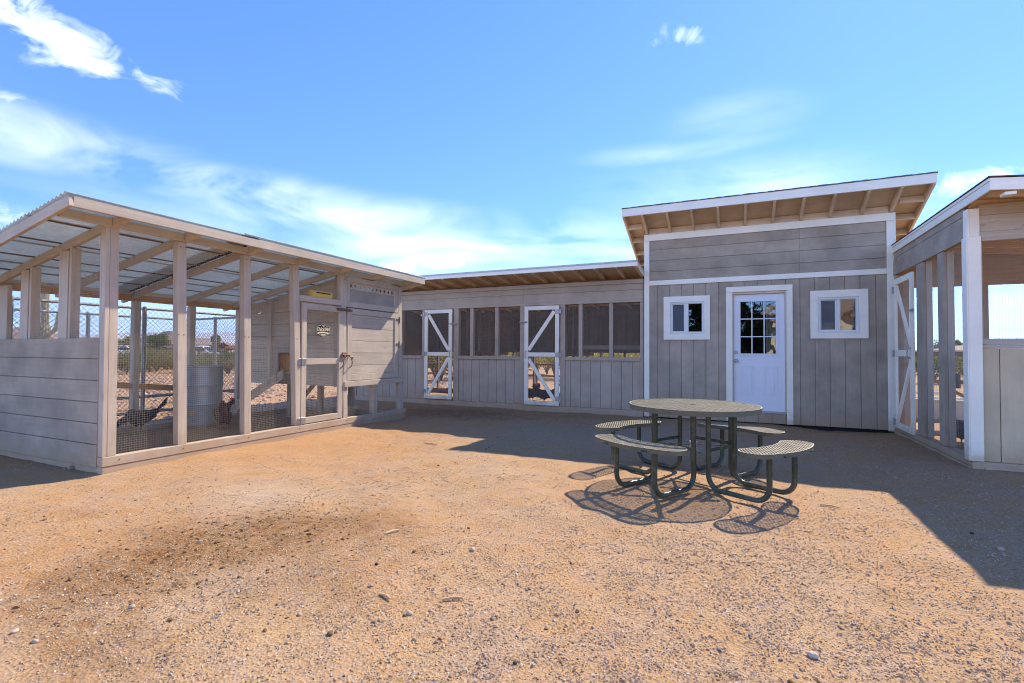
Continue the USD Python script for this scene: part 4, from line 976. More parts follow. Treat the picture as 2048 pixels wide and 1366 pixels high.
def build_hen(label, loc, rz, mat='hen_black', pose='stand', sc=1.0):
    t = thing('hen', label, 'hen', loc, None, rz, sc)
    head = {'stand': ((.20, 0, .36), (.235, 0, .385)), 'peck': ((.27, 0, .14), (.30, 0, .09)), 'tall': ((.13, 0, .42), (.155, 0, .455))}[pose]
    body = [((-.15, 0, .25), .055), ((-.06, 0, .22), .095), ((.04, 0, .205), .105), ((.10, 0, .23), .085)]
    m = chain(body) + chain([((.10, 0, .23), .085), ((.15, 0, (.30 if pose != 'peck' else .2)), .05), (head[0], .034), (head[1], .030)])
    m += chain([((-.15, 0, .25), .055), ((-.22, 0, .30), .035)])
    for s in (-1, 1): m += chain([((.0, s * .05, .15), .05), ((.01, s * .05, .10), .02)])
    m = m.refine_to_length(.022); v, f = arr(m)
    tm = trimesh.Trimesh(v, f, process=True); trimesh.smoothing.filter_taubin(tm, iterations=8)
    v = np.array(tm.vertices); v += tm.vertex_normals * ((meshkit.noise(v * 60, 3) - .5) * .008)[:, None]
    part(t, 'body', (v, np.array(tm.faces)), mat, smooth=True, local=True)
    fe = []
    for k in range(9):
        a = -.5 + k * .125
        q0 = np.array([-.20, 0, .28]); d = np.array([-math.cos(.75), math.sin(a) * .5, math.sin(.75) + .05 * (4 - abs(k - 4))]); d /= np.linalg.norm(d)
        fe.append(beam(q0, q0 + d * (.17 + .02 * (4 - abs(k - 4))), .035, .006, (math.sin(.75), .2 * a, math.cos(.75)), .002))
    part(t, 'tail', fe, mat, local=True)
    for s in (-1, 1):
        w = trimesh.creation.icosphere(subdivisions=2); wv = np.array(w.vertices) * [.13, .022, .065] + [-.03, s * .098, .225]
        part(t, 'wing', (wv, w.faces), mat, smooth=True, local=True)
        part(t, 'leg', [rod((.01, s * .05, .11), (.015, s * .05, .012), .008), rod((.015, s * .05, .010), (.07, s * .05, .006), .006), rod((.015, s * .05, .010), (.055, s * .05 + .03, .006), .006), rod((.015, s * .05, .010), (.055, s * .05 - .03, .006), .006), rod((.015, s * .05, .010), (-.02, s * .05, .006), .006)], 'beak', local=True)
        h = np.array(head[1]); e = trimesh.creation.icosphere(subdivisions=1, radius=.006)
        part(t, 'eye', (np.array(e.vertices) + h + [.010, s * .027, .006], e.faces), 'dark', local=True)
    h = np.array(head[1]); dn = np.array([.9, 0, -.8 if pose == 'peck' else -.15])
    part(t, 'beak', tube([h + dn * .02, h + dn * .045, h + dn * .062], [.014, .009, .001], 8), 'beak', local=True)
    cb = sg.Polygon([(-.035, .02), (-.04, .055), (-.022, .042), (-.012, .068), (0, .045), (.012, .062), (.02, .04), (.032, .048), (.03, .018)])
    v, f = prism(cb, 1, -.005, .005); part(t, 'comb', (v + h, f), 'comb', local=True)
    part(t, 'wattle', [tube([h + [.02, s * .010, -.02], h + [.022, s * .012, -.05]], [.008, .011], 6) for s in (-1, 1)], 'comb', local=True)
    return t
build_hen('black hen pecking at the ground behind the first wire bay of the coop', (-7.70, 4.16, 0), math.radians(205), pose='peck', sc=1.05)
build_hen('black hen with a red comb beside the drum, below the ramp', (-7.30, 5.02, 0), math.radians(30), sc=1.0)
build_hen('brown hen crouching under the ramp beside the coop post', (-6.95, 4.90, 0), math.radians(-30), 'hen_brown', sc=.85)
build_hen('dark hen nearest the brace behind the right white aviary door', (-4.00, 10.55, 0), math.radians(200), sc=1.05)
build_hen('dark brown hen further left behind the right white aviary door', (-4.42, 10.75, 0), math.radians(-20), 'hen_brown', sc=1.05)
build_hen('upright black hen at the foot of the right aviary, seen through its mesh', (2.62, 8.05, 0), math.radians(190), pose='tall', sc=1.12)

# ------------------------------------------------------------------ right aviary
def build_right_aviary():
    XR, YN, YE, XE = 2.215, 6.66, 9.33, 5.30
    SX = 0.10
    t = thing('aviary', 'grey aviary on the right with a white corner post and tilted roof', 'aviary', (3.7, 8.0, 0))
    # left side, facing the yard
    part(t, 'skirt_board', bx(XR - .022, XR + .05, YN, YE + .01, -.08, .02), 'grey_y')
    part(t, 'sill', bx(XR - .016, XR + .09, YN, YE + .01, .022, .098), 'grey_y')
    part(t, 'beam', bx(XR - .012, XR + .03, YN + .09, YE + .01, 2.392, 2.574), 'grey_y')
    part(t, 'frieze_board', bx(XR - .002, XR + .03, YN + .09, 9.20, 2.577, 2.650), 'grey_y')
    part(t, 'frieze_board', bx(XR - .004, XR + .03, YN + .09, YE + .01, 2.653, 2.733), 'grey_y')
    part(t, 'trim', bx(XR - .008, XR + .03, 9.205, YE + .01, 2.577, 2.650), 'grey_y')
    for a, b in ((8.06, 8.31), (7.36, 7.53)):
        part(t, 'post', bx(XR - .004, XR + .034, a, b, .10, 2.390), 'grey_z')
        part(t, 'post', bx(XR + .036, XR + .10, a, a + .04, .10, 2.40), 'taupe_z')
        part(t, 'post', bx(XR + .036, XR + .10, a + .05, b, .10, 2.40), 'taupe_z')
    part(t, 'post', bx(XR - .004, XR + .09, 9.245, 9.33, .10, 2.390), 'grey_z')
    part(t, 'wire_mesh', wires((XR + .035, YN + .08, .08), (0, 1.45, 0), (0, 0, 2.31)), 'wire', kind='stuff')
    part(t, 'utility_box', bx(XR + .10, XR + .19, 7.50, 7.62, .775, .95), 'grey_z')
    pl = lambda a, d, z: (XR - .006 - d, a, z)
    braced_door(t, pl, 8.375, 9.235, .075, 2.310, 1.145, 1.238, .088, -1, label='white braced screen door in the side of the aviary', hinge=(9.235, (2.15, 1.19, .16)), latch=(8.36, 1.78))
    # white corner post of two boards, boxed out below
    part(t, 'corner_board', bx(XR - .018, XR + .002, YN - .022, YN + .075, .075, 2.70), 'white_z')
    part(t, 'corner_board', bx(XR + .003, XR + .085, YN - .022, YN - .002, .075, 2.70), 'white_z')
    part(t, 'corner_board', bx(XR - .030, XR - .019, YN - .036, YN + .085, .075, 2.405), 'white_z')
    part(t, 'corner_board', bx(XR - .0185, XR + .090, YN - .037, YN - .023, .075, 2.405), 'white_z')
    part(t, 'post', bx(XR + .003, XR + .09, YN, YN + .09, .10, 2.70), 'taupe_z')
    # front
    part(t, 'base_board', bx(XR, XE, YN - .02, YN + .06, -.02, .072), 'taupe_x')
    part(t, 'base_board', bx(XR + .10, XE, YN - .035, YN - .0205, -.06, .02), 'taupe_x')
    vertical_planks(t, [2.302] + [2.447 + .2045 * k for k in range(14)], .076, 1.243, YN - .004, 'tan_z')
    part(t, 'backing_board', bx(2.302, XE, YN + .013, YN + .025, .08, 1.24), 'taupe_z')
    part(t, 'sill', bx(2.302, XE, YN - .014, YN + .08, 1.245, 1.274), 'taupe_x')
    part(t, 'sill', bx(2.302, XE, YN - .006, YN + .08, 1.276, 1.340), 'taupe_x')
    part(t, 'header', bx(2.302, XE, YN - .014, YN + .08, 2.355, 2.450), 'taupe_x')
    for z0, z1 in ((2.452, 2.622), (2.625, 2.80)): part(t, 'frieze_board', bx(2.302, XE, YN - .004, YN + .012, z0, min(z1, 2.735), .002), 'taupe_x')
    part(t, 'jamb', bx(2.302, 2.325, YN - .002, YN + .08, 1.342, 2.353), 'taupe_z')
    part(t, 'wire_mesh', wires((2.31, YN + .05, 1.33), (2.2, 0, 0), (0, 0, 1.05)), 'wire', kind='stuff')
    for x in (3.9,): part(t, 'post', bx(x, x + .09, YN, YN + .09, 1.342, 2.353), 'taupe_z')
    # rear and right walls, open
    part(t, 'rear_beam', bx(2.25, XE, YE - .04, YE, 2.185, 2.285), 'taupe_x')
    part(t, 'rear_board', prism(sg.Polygon([(2.245, 2.288), (XE, 2.288), (XE, 2.722 - SX * (XE - XR) + .094), (2.245, 2.812)]), 1, YE - .02, YE - .002), 'taupe_x')
    for x in (2.30, 3.215, 4.2): part(t, 'rear_post', bx(x, x + .075, YE - .085, YE - .0, .05, 2.184), 'taupe_z')
    part(t, 'rear_sill', bx(2.25, XE, YE - .04, YE, -.03, .05), 'taupe_x')
    part(t, 'right_wall', bx(XE - .03, XE, YN + .08, YE - .09, -.02, 1.25), 'taupe_y')
    part(t, 'right_beam', bx(XE - .04, XE, YN + .08, YE - .09, 2.15, 2.36), 'taupe_y')
    # roof
    zb = lambda x: 2.722 - SX * (x - XR)
    for y in (6.30, 6.72, 7.13, 7.54, 7.95, 8.36, 8.77, 9.18):
        part(t, 'rafter', beam((XR + .03, y, zb(XR + .03) + .05), (XE + .3, y, zb(XE + .3) + .05), .038, .088, (SX, 0, 1)), 'soffit_x')
    part(t, 'roof_deck', beam(((XR + XE + .3) / 2, 6.12, zb((XR + XE + .3) / 2) + .104), ((XR + XE + .3) / 2, YE + .01, zb((XR + XE + .3) / 2) + .104), XE + .3 - XR + .02, .014, (SX, 0, 1)), 'soffit_y')
    part(t, 'fascia', bx(XR - .024, XR - .005, 6.105, YE + .01, 2.737, 2.822), 'white_y')
    part(t, 'fascia', bx(XR - .030, XR - .0, 6.100, YE + .012, 2.824, 2.855), 'white_y')
    part(t, 'front_fascia', beam((XR - .024, 6.098, 2.795), (XE + .3, 6.098, 2.795 - SX * (XE + .3 - XR)), .018, .115, (SX, 0, 1)), 'white_x')
    part(t, 'lookout', bx(2.29, 2.375, 6.075, 6.17, 2.672, 2.702), 'white_y')
    part(t, 'rear_roof', beam(((2.62 + XE + .3) / 2, YE + .012, zb((2.62 + XE + .3) / 2) + .104), ((2.62 + XE + .3) / 2, 11.3, zb((2.62 + XE + .3) / 2) + .104), XE + .3 - 2.62, .014, (SX, 0, 1)), 'soffit_y')
    part(t, 'rear_post', bx(XE + .1, XE + .19, 11.1, 11.19, -.1, 2.46), 'taupe_z')
    part(t, 'roofing', beam(((XR + XE + .3) / 2, 6.08, zb((XR + XE + .3) / 2) + .142), ((XR + XE + .3) / 2, YE + .02, zb((XR + XE + .3) / 2) + .142), XE + .3 - XR + .09, .008, (SX, 0, 1)), 'felt')
    part(t, 'perch', beam((2.30, 9.2, 1.04), (3.3, 9.2, .35), .06, .04), 'raw_x', 'bare orange board slanting across the back')
build_right_aviary()

# ------------------------------------------------------------------ picnic table
def build_table():
    cx, cy_, H = -0.37, 4.83, 0.70
    t = thing('picnic_table', 'round olive green metal picnic table with four curved seats on bent tubes', 'picnic table', (cx, cy_, 0))
    def lattice(poly, thick, z, ang, pa=.050, pb=.027, bar=.0072):
        """expanded metal: the outline with a field of lens-shaped openings"""
        minx, miny, maxx, maxy = poly.bounds; ca, sa = math.cos(ang), math.sin(ang)
        inner = poly.buffer(-.006)
        R = max(maxx - minx, maxy - miny); c0 = np.array([(minx + maxx) / 2, (miny + maxy) / 2]); holes = []
        for ii in range(-int(R / pb) - 2, int(R / pb) + 3):
            for jj in range(-int(R / pa) - 2, int(R / pa) + 3):
                u = (jj + .5 * (ii % 2)) * pa; w = ii * pb / 2 * 1.0
                p = c0 + [u * ca - w * sa, u * sa + w * ca]
                a_, b_ = pa / 2 - bar, pb / 2 - bar * .55
                q = np.array([[-a_, 0], [-a_ * .35, -b_], [a_ * .35, -b_], [a_, 0], [a_ * .35, b_], [-a_ * .35, b_]])
                q = q @ np.array([[ca, sa], [-sa, ca]]) + p
                if minx <= p[0] <= maxx and miny <= p[1] <= maxy: holes.append(q)
        cs = m3.CrossSection([np.array(inner.exterior.coords)[:-1]]) if inner.exterior.is_ccw else m3.CrossSection([np.array(inner.exterior.coords)[:-1][::-1]])
        hs = m3.CrossSection(holes, m3.FillRule.NonZero)
        return (cs - hs).extrude(thick).translate((0, 0, z))
    def rim(poly, z0, z1, w=.007):
        g = poly.difference(poly.buffer(-w)); return prism(g, 2, z0, z1)
    disc = sg.Point(cx, cy_).buffer(.57, 48)
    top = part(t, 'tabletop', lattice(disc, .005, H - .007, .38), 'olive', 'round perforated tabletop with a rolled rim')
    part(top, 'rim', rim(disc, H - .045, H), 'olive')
    ring = sg.Point(cx, cy_).buffer(.026, 16).difference(sg.Point(cx, cy_).buffer(.019, 16))
    part(top, 'umbrella_hole', prism(ring, 2, H - .012, H + .001), 'rust')
    part(t, 'top_brace', [beam((cx - .5 * math.cos(a), cy_ - .5 * math.sin(a), H - .024), (cx + .5 * math.cos(a), cy_ + .5 * math.sin(a), H - .024), .035, .022 - .002 * k) for k, a in enumerate((math.radians(15), math.radians(105)))], 'olive_tube')
    SH = 0.43
    for k in range(4):
        a = math.radians(-30 + 90 * k); d = np.array([math.cos(a), math.sin(a)]); s = np.array([-d[1], d[0]])
        th = np.linspace(-.40, .40, 19)
        mid = np.array([[cx + .825 * math.cos(a + q), cy_ + .825 * math.sin(a + q)] for q in th])
        seat = sg.LineString(mid).buffer(.124, 10)
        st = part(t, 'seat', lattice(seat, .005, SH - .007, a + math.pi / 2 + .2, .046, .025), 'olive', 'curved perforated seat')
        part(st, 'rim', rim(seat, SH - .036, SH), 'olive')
        r = .0215; zc = .025
        for q in (-.20, .20):
            o = np.array([cx, cy_]) + s * q
            def P(rad, z): return (o[0] + d[0] * rad, o[1] + d[1] * rad, z)
            ro, ri, B = .80, .285, .115
            pts = [P(ro, SH - .014), P(ro, .30)]
            for w in np.linspace(0, math.pi / 2, 9): pts.append(P(ro - B * (1 - math.cos(w)), zc + B * (1 - math.sin(w))))
            for w in np.linspace(0, math.pi / 2, 9): pts.append(P(ri + B * (1 - math.sin(w)), zc + B * (1 - math.cos(w))))
            pts += [P(ri, .35), P(ri - .0, H - .040)]
            part(t, 'leg_tube', tube(pts, r, 14), 'olive_tube', smooth=50)
            part(st, 'bracket', beam((o[0] + d[0] * .70, o[1] + d[1] * .70, SH - .026), (o[0] + d[0] * .94, o[1] + d[1] * .94, SH - .026), .05, .012), 'olive_tube')
        # cross strap between the two inner tubes and on to the next pair
        i0 = np.array([cx, cy_]) + d * .285
        part(t, 'strap', beam((*(i0 - s * .18), .345), (*(i0 + s * .18), .345), .008, .030), 'olive_tube')
    for k in range(2):
        a = math.radians(-30 + 90 * k + 45); e = np.array([math.cos(a), math.sin(a)]) * .34
        part(t, 'tie_bar', beam((cx - e[0], cy_ - e[1], .333 - .02 * k), (cx + e[0], cy_ + e[1], .333 - .02 * k), .030, .006), 'olive_tube')
    part(t, 'clamp', [rod((cx, cy_, .29), (cx, cy_, .36), .035, 14)], 'steel')
build_table()

# ------------------------------------------------------------------ chain-link pen behind the coop
def build_fence(label, a, b, h=1.835, posts=(), bottom=(), corner=True):
    a = np.array([*a, 0.0]); b = np.array([*b, 0.0]); u = b - a; L = np.linalg.norm(u); u /= L
    t = thing('chainlink_fence', label, 'fence', a)
    part(t, 'top_rail', rod(a + [0, 0, h - .02], b + [0, 0, h - .02], .021, 10), 'pipe')
    for s in posts: part(t, 'post', [rod(a + u * s + [0, 0, -.05], a + u * s + [0, 0, h + .01], .030, 10)], 'pipe')
    for z in bottom: part(t, 'lower_rail', rod(a + [0, 0, z], b + [0, 0, z], .021, 8), 'pipe')
    n = np.cross(u, [0, 0, 1.0]) * .03
    part(t, 'link_mesh', chainlink(a + n + [0, 0, .03], b - a, (0, 0, h - .03), .078, .0026), 'link', kind='stuff')
build_fence('chain-link fence right behind the coop, with two lower pipe rails', (-8.36, 0.8), (-8.36, 6.35), posts=(.05, 2.2, 3.75, 5.5), bottom=(.45, .21))
build_fence('farther chain-link fence running parallel behind the first', (-10.6, 1.0), (-10.6, 6.5), posts=(.05, 2.3, 3.85, 5.5))
build_fence('short chain-link fence closing the pen at its far end', (-10.6, 6.52), (-8.36, 6.42), posts=(1.1,))

def pipe_fence(name, label, pts, zs, mat, r=.035, step=3.0):
    t = thing(name, label, 'fence', (*pts[0], 0))
    for p, q in zip(pts[:-1], pts[1:]):
        p = np.array([*p, 0.0]); q = np.array([*q, 0.0]); L = np.linalg.norm(q - p); n = max(int(L / step), 1)
        for z in zs: part(t, 'rail', rod(p + [0, 0, z], q + [0, 0, z], r, 8), mat)
        for k in range(n + 1): c = p + (q - p) * k / n; part(t, 'post', rod(c + [0, 0, -.2], c + [0, 0, max(zs) + .05], r * 1.2, 8), mat)
pipe_fence('pipe_fence', 'long rust brown pipe fence crossing the desert behind the pens', [(-55, 6), (-34, 22), (-20, 34)], (1.30, .80), 'rust', .05, 3.2)
pipe_fence('pipe_fence', 'white pipe rail fence behind the right aviary', [(2.6, 12.2), (9.5, 12.2)], (.42,), 'plastic_white', .022, 2.3)
pipe_fence('pipe_fence', 'dark red pipe rail fence behind the long aviary', [(-11, 14.2), (2.2, 14.6)], (.45, .80), 'rust', .03, 2.4)
def timber_rail():
    t = thing('timber_fence', 'low dark timber rail fence with a pale cap behind the right aviary', 'fence', (3.0, 13.0, 0))
    part(t, 'rail', bx(2.6, 10, 13.0, 13.05, 1.14, 1.24), 'inner_x'); part(t, 'cap', bx(2.6, 10, 12.98, 13.07, 1.242, 1.27), 'soffit_x')
    part(t, 'rail', bx(3.6, 10, 13.0, 13.05, .58, .66), 'inner_x'); part(t, 'rail', bx(2.6, 10, 13.0, 13.06, -.08, .02), 'soffit_x')
    for x in (2.8, 4.9, 7.0, 9.1): part(t, 'post', bx(x, x + .09, 13.055, 13.14, -.2, 1.24), 'inner_z')
timber_rail()
def trough():
    t = thing('water_trough', 'long pale plastic water trough behind the right aviary', 'trough', (3.6, 11.6, 0))
    o = sg.Polygon([(3.05, 11.35), (4.6, 11.35), (4.6, 11.85), (3.05, 11.85)]).buffer(.08)
    part(t, 'tub', [prism(o.difference(o.buffer(-.03)), 2, .02, .34), prism(o.buffer(-.02), 2, -.03, .03)], 'plastic_white')
    g = o.buffer(.02).difference(o.buffer(-.03)); part(t, 'rim', prism(g, 2, .341, .37), 'plastic_white')
trough()

# ------------------------------------------------------------------ desert plants
def leaf_cloud(r, n, centre, rad, size, up=.3):
    """n small rhombic leaves spread through clumps"""
    c = r.normal(size=(n, 3)); c /= np.linalg.norm(c, axis=1, keepdims=True); c *= (r.random((n, 1)) ** .45)
    p = np.array(centre) + c * rad
    a = r.normal(size=(n, 3)); a[:, 2] += up; a /= np.linalg.norm(a, axis=1, keepdims=True)
    b = np.cross(a, r.normal(size=(n, 3))); b /= np.linalg.norm(b, axis=1, keepdims=True)
    s = size * r.uniform(.6, 1.4, (n, 1))
    v = np.stack([p - a * s, p + b * s * .38, p + a * s, p - b * s * .38], 1).reshape(-1, 3)
    k = np.arange(n)[:, None] * 4
    return v, np.vstack([k + [0, 1, 2], k + [0, 2, 3]])

def make_shrub(label, loc, seed, mat, h=1.2, w=1.6, n=1500, size=.036, group=None, sc=1, rz=0):
    r = np.random.default_rng(seed); t = thing('desert_shrub', label, 'shrub', loc, group, rz, sc)
    st, cl = [], []
    for k in range(15):
        a = r.uniform(0, 6.283); e = r.uniform(.2, 1.0); L = h * r.uniform(.55, .95)
        tip = np.array([math.cos(a) * e * w * .5, math.sin(a) * e * w * .5, L])
        mid = tip * [.4, .4, .55]
        st.append(tube([(0, 0, -.03), mid, tip], [.014, .010, .004], 5))
        cl.append(leaf_cloud(r, n // 15, tip * [.9, .9, .86], np.array([.24, .24, .25]) * w * r.uniform(.7, 1.2) * .8, size))
        cl.append(leaf_cloud(r, n // 40, mid, np.array([.2, .2, .2]) * w, size))
    part(t, 'stem', st, 'trunk', local=True); part(t, 'foliage', cl, mat, local=True)
    return t
def at(px, D):     # unit forward distance along the photo column's bearing -> ground point
    d = right * (px - 1024) / FPX + fwd; return d[0] * D, d[1] * D
GS = 'olive green desert shrubs in the scrub left of the yard'
GC = 'yellow green desert shrubs behind the long aviary'
GR = 'green desert shrubs behind the right aviary'
sh_a = make_shrub('rounded olive green desert shrub beyond the chain-link pen', (*at(300, 27), 0), 1, 'leaf_olive', group=GS)
sh_b = make_shrub('dry yellowish desert shrub beyond the chain-link pen', (*at(255, 26), 0), 2, 'leaf_dry', 1.0, 1.6, group='dry yellowish shrubs in the scrub left of the yard')
sh_c = make_shrub('small dark green desert shrub beyond the chain-link pen', (*at(455, 30), 0), 3, 'leaf_green', 1.3, 1.4, group='dark green shrubs in the scrub left of the yard')
sh_y = make_shrub('sunlit yellow green shrub behind the rear gap of the long aviary', (*at(1010, 22), 0), 4, 'leaf_yellow', group=GC)
def plant_shrubs():
    r = np.random.default_rng(12)
    txt = {0: 'rounded olive green desert shrub beyond the chain-link pen', 1: 'dry yellowish desert shrub beyond the chain-link pen', 2: 'small dark green desert shrub beyond the chain-link pen'}
    for k in range(64):
        px = 5 + 490 * (k + r.random()) / 64; D = r.uniform(24, 38); q = r.choice([0, 0, 1, 2])
        copy_of((sh_a, sh_b, sh_c)[q], txt[q], (*at(px, D), 0), r.uniform(0, 6.28), (r.uniform(.95, 1.35),) * 2 + (r.uniform(.75, 1.1),))
    for k in range(26):
        px = 800 + 500 * (k + r.random()) / 26; D = r.uniform(19, 30)
        copy_of(sh_y, 'sunlit yellow green shrub behind the rear gap of the long aviary', (*at(px, D), 0), r.uniform(0, 6.28), r.uniform(1.1, 1.7), GC)
    for k in range(16):
        px = 1800 + 330 * (k + r.random()) / 16; D = r.uniform(20, 32)
        copy_of((sh_a, sh_c)[k % 3 == 0], 'bushy green desert shrub beyond the rails behind the right aviary', (*at(px, D), 0), r.uniform(0, 6.28), (r.uniform(1.2, 1.7),) * 2 + (r.uniform(.9, 1.15),), GR)
plant_shrubs()

def tree(name, label, px, D, h, w, seed, mat, lo=.25, cone=False, n=5200, size=.12):
    r = np.random.default_rng(seed); x, y = at(px, D); t = thing(name, label, 'tree', (x, y, 0))
    part(t, 'trunk', [tube([(0, 0, -.1), (w * .02, 0, h * .35), (0, w * .02, h * .8)], [h * .035, h * .026, h * .008], 9)] +
         [tube([(0, 0, h * .3), (math.cos(a) * w * .2, math.sin(a) * w * .2, h * .5), (math.cos(a) * w * .38, math.sin(a) * w * .38, h * .62)], [h * .016, h * .010, h * .004], 6) for a in np.arange(0, 6.2, 1.05)], 'trunk', local=True)
    cl = []
    for k in range(34):
        z = r.uniform(lo, 1.0); a = r.uniform(0, 6.283)
        wid = (1.05 - z) if cone else math.sqrt(max(0, 1 - ((z - .55) / .5) ** 2))
        e = wid * w * .5 * r.uniform(.3, .95)
        cl.append(leaf_cloud(r, n // 34, (math.cos(a) * e, math.sin(a) * e, z * h * .93), np.array([.16, .16, .11]) * w * r.uniform(.7, 1.25), size))
    part(t, 'crown', cl, mat, local=True)
tree('mesquite_tree', 'wide green mesquite tree in front of the small brown hill', 312, 70, 3.4, 4.6, 5, 'leaf_green', .12)
tree('mesquite_tree', 'green bushy tree left of the second coop post', 250, 75, 3.2, 3.4, 6, 'leaf_olive', .12)
tree('pine_tree', 'green pointed tree beyond the drum', 431, 66, 3.4, 2.6, 7, 'leaf_green', .1, True)
tree('bare_shrub', 'reddish shrub right of the pointed tree', 449, 64, 2.3, 1.5, 8, 'leaf_red', .15, False, 2200, .08)
tree('mesquite_tree', 'dark green tree behind the house right of the yard', 1890, 90, 3.6, 6.0, 9, 'leaf_green', .1)
tree('mesquite_tree', 'green tree crown rising over the roof right of the yard', 1912, 110, 4.6, 4.0, 10, 'leaf_green', .1)

def dark_tree(x, y, h, w, seed, label):
    r = np.random.default_rng(seed); t = thing('shade_tree', label, 'tree', (x, y, 0))
    part(t, 'trunk', tube([(0, 0, -.1), (.1, 0, h * .4), (0, .1, h * .75)], [.22, .17, .06], 9), 'trunk', local=True)
    part(t, 'crown', [leaf_cloud(r, 330, (r.uniform(-.4, .4) * w, r.uniform(-.3, .3) * w, h * r.uniform(.22, .92)), np.array([.2, .2, .16]) * w, .17) for _ in range(26)], 'leaf_dark', local=True)
dark_tree(-4.2, -12.5, 6.5, 6.0, 61, 'dark leafy tree behind the yard, mirrored in the left shed window')
dark_tree(-0.3, -13.5, 6.5, 4.6, 62, 'dark leafy tree behind the yard, mirrored in the shed door panes')

def saguaro():
    x, y = at(88, 20); t = thing('saguaro_cactus', 'tall saguaro cactus with two upturned arms behind the chain-link pen', 'cactus', (x, y, 0))
    def ribbed(pts, r, n=16):
        pts = np.array(pts, float); k = np.linspace(0, len(pts) - 1, len(pts) * 4); i = np.clip(k.astype(int), 0, len(pts) - 2); f = (k - i)[:, None]
        P = pts[i] * (1 - f) + pts[i + 1] * f
        for _ in range(4): P[1:-1] = (P[:-2] + P[1:-1] * 2 + P[2:]) / 4
        R = np.full(len(P), r); R[-1] = r * .3; R[-2] = r * .75
        v, fc = tube(P, R, n * 2); v = np.array(v)
        for q in range(len(P)):
            ring = v[q * 2 * n:(q + 1) * 2 * n]; ring[1::2] = P[q] + (ring[1::2] - P[q]) * .84
        return v, fc
    part(t, 'trunk', ribbed([(0, 0, 1.95), (.02, 0, 2.4), (0, 0, 3.2), (-.02, 0, 4.6)], .13), 'saguaro', local=True, smooth=False)
    e = right * [1, 1, 0]
    part(t, 'lower_trunk', ribbed([(0, 0, -.1), (0, 0, .9), (0, 0, 1.7), (0, 0, 2.3)], .205), 'saguaro', local=True)
    part(t, 'arm', ribbed([e * 0 + [0, 0, 1.75], e * .28 + [0, 0, 1.86], e * .52 + [0, 0, 2.05], e * .60 + [0, 0, 2.9]], .085), 'saguaro', local=True)
    part(t, 'arm', ribbed([e * 0 + [0, 0, 1.95], e * -.30 + [0, 0, 2.15], e * -.52 + [0, 0, 2.6], e * -.56 + [0, 0, 3.9]], .10), 'saguaro', local=True)
saguaro()

# ------------------------------------------------------------------ far houses, cars and hills
def house(name, label, x, y, rz, L, W, H, RH, wall='tan_stucco', windows=3):
    t = thing(name, label, 'house', (x, y, 0), None, rz)
    part(t, 'wall', bx(-L / 2, L / 2, -W / 2, W / 2, -.3, H), wall, local=True)
    o = .5; a = L / 2 + o; b = W / 2 + o; r = max(L / 2 - W / 2, .5)
    v = np.array([[-a, -b, H], [a, -b, H], [a, b, H], [-a, b, H], [-r, 0, H + RH], [r, 0, H + RH], [-a, -b, H - .15], [a, -b, H - .15], [a, b, H - .15], [-a, b, H - .15]])
    f = [[0, 1, 5], [0, 5, 4], [1, 2, 5], [2, 3, 4], [2, 4, 5], [3, 0, 4], [6, 8, 7], [6, 9, 8]]
    for k in range(4): f += [[6 + k, 6 + (k + 1) % 4, (k + 1) % 4], [6 + k, (k + 1) % 4, k]]
    part(t, 'roof', (v, np.array(f)), 'roof_tile', local=True)
    for s in (-1, 1):
        for k in range(windows):
            wx = -L / 2 + L * (k + .5) / windows
            w = part(t, 'window', prism(sg.box(wx - .65, 1.0, wx + .65, 2.1).difference(sg.box(wx - .55, 1.1, wx + .55, 2.0)), 1, s * W / 2 - .05, s * W / 2 + .05), 'vinyl', local=True)
            part(w, 'pane', bx(wx - .55, wx + .55, s * W / 2 - .01, s * W / 2 + .012, 1.1, 2.0), 'auto_glass', local=True)
    part(t, 'door', bx(L * .08, L * .08 + .95, -W / 2 - .04, -W / 2 + .02, 0, 2.05), 'plastic_white', local=True)
x, y = at(5, 60); house('house', 'tan house with a sloping tiled roof behind the saguaro cactus', x, y, .6, 14, 9, 2.4, 1.5)
x, y = at(172, 85); house('house', 'low tan house seen between the coop studs, right of the saguaro cactus', x, y, .5, 16, 9, 2.2, 1.2)
x, y = at(395, 110); house('house', 'tan house with a brown roof behind the parked van', x, y, .5, 13, 9, 2.5, 1.5)
x, y = at(1935, 85); house('house', 'house with a low brown roof seen through the right aviary', x, y, -.3, 11, 9, 1.9, 1.0)
house('house', 'cream stucco house reflected in the panes of the shed', 6.6, -16.5, 0, 9.6, 9, 3.5, 1.5, 'stucco', 2)

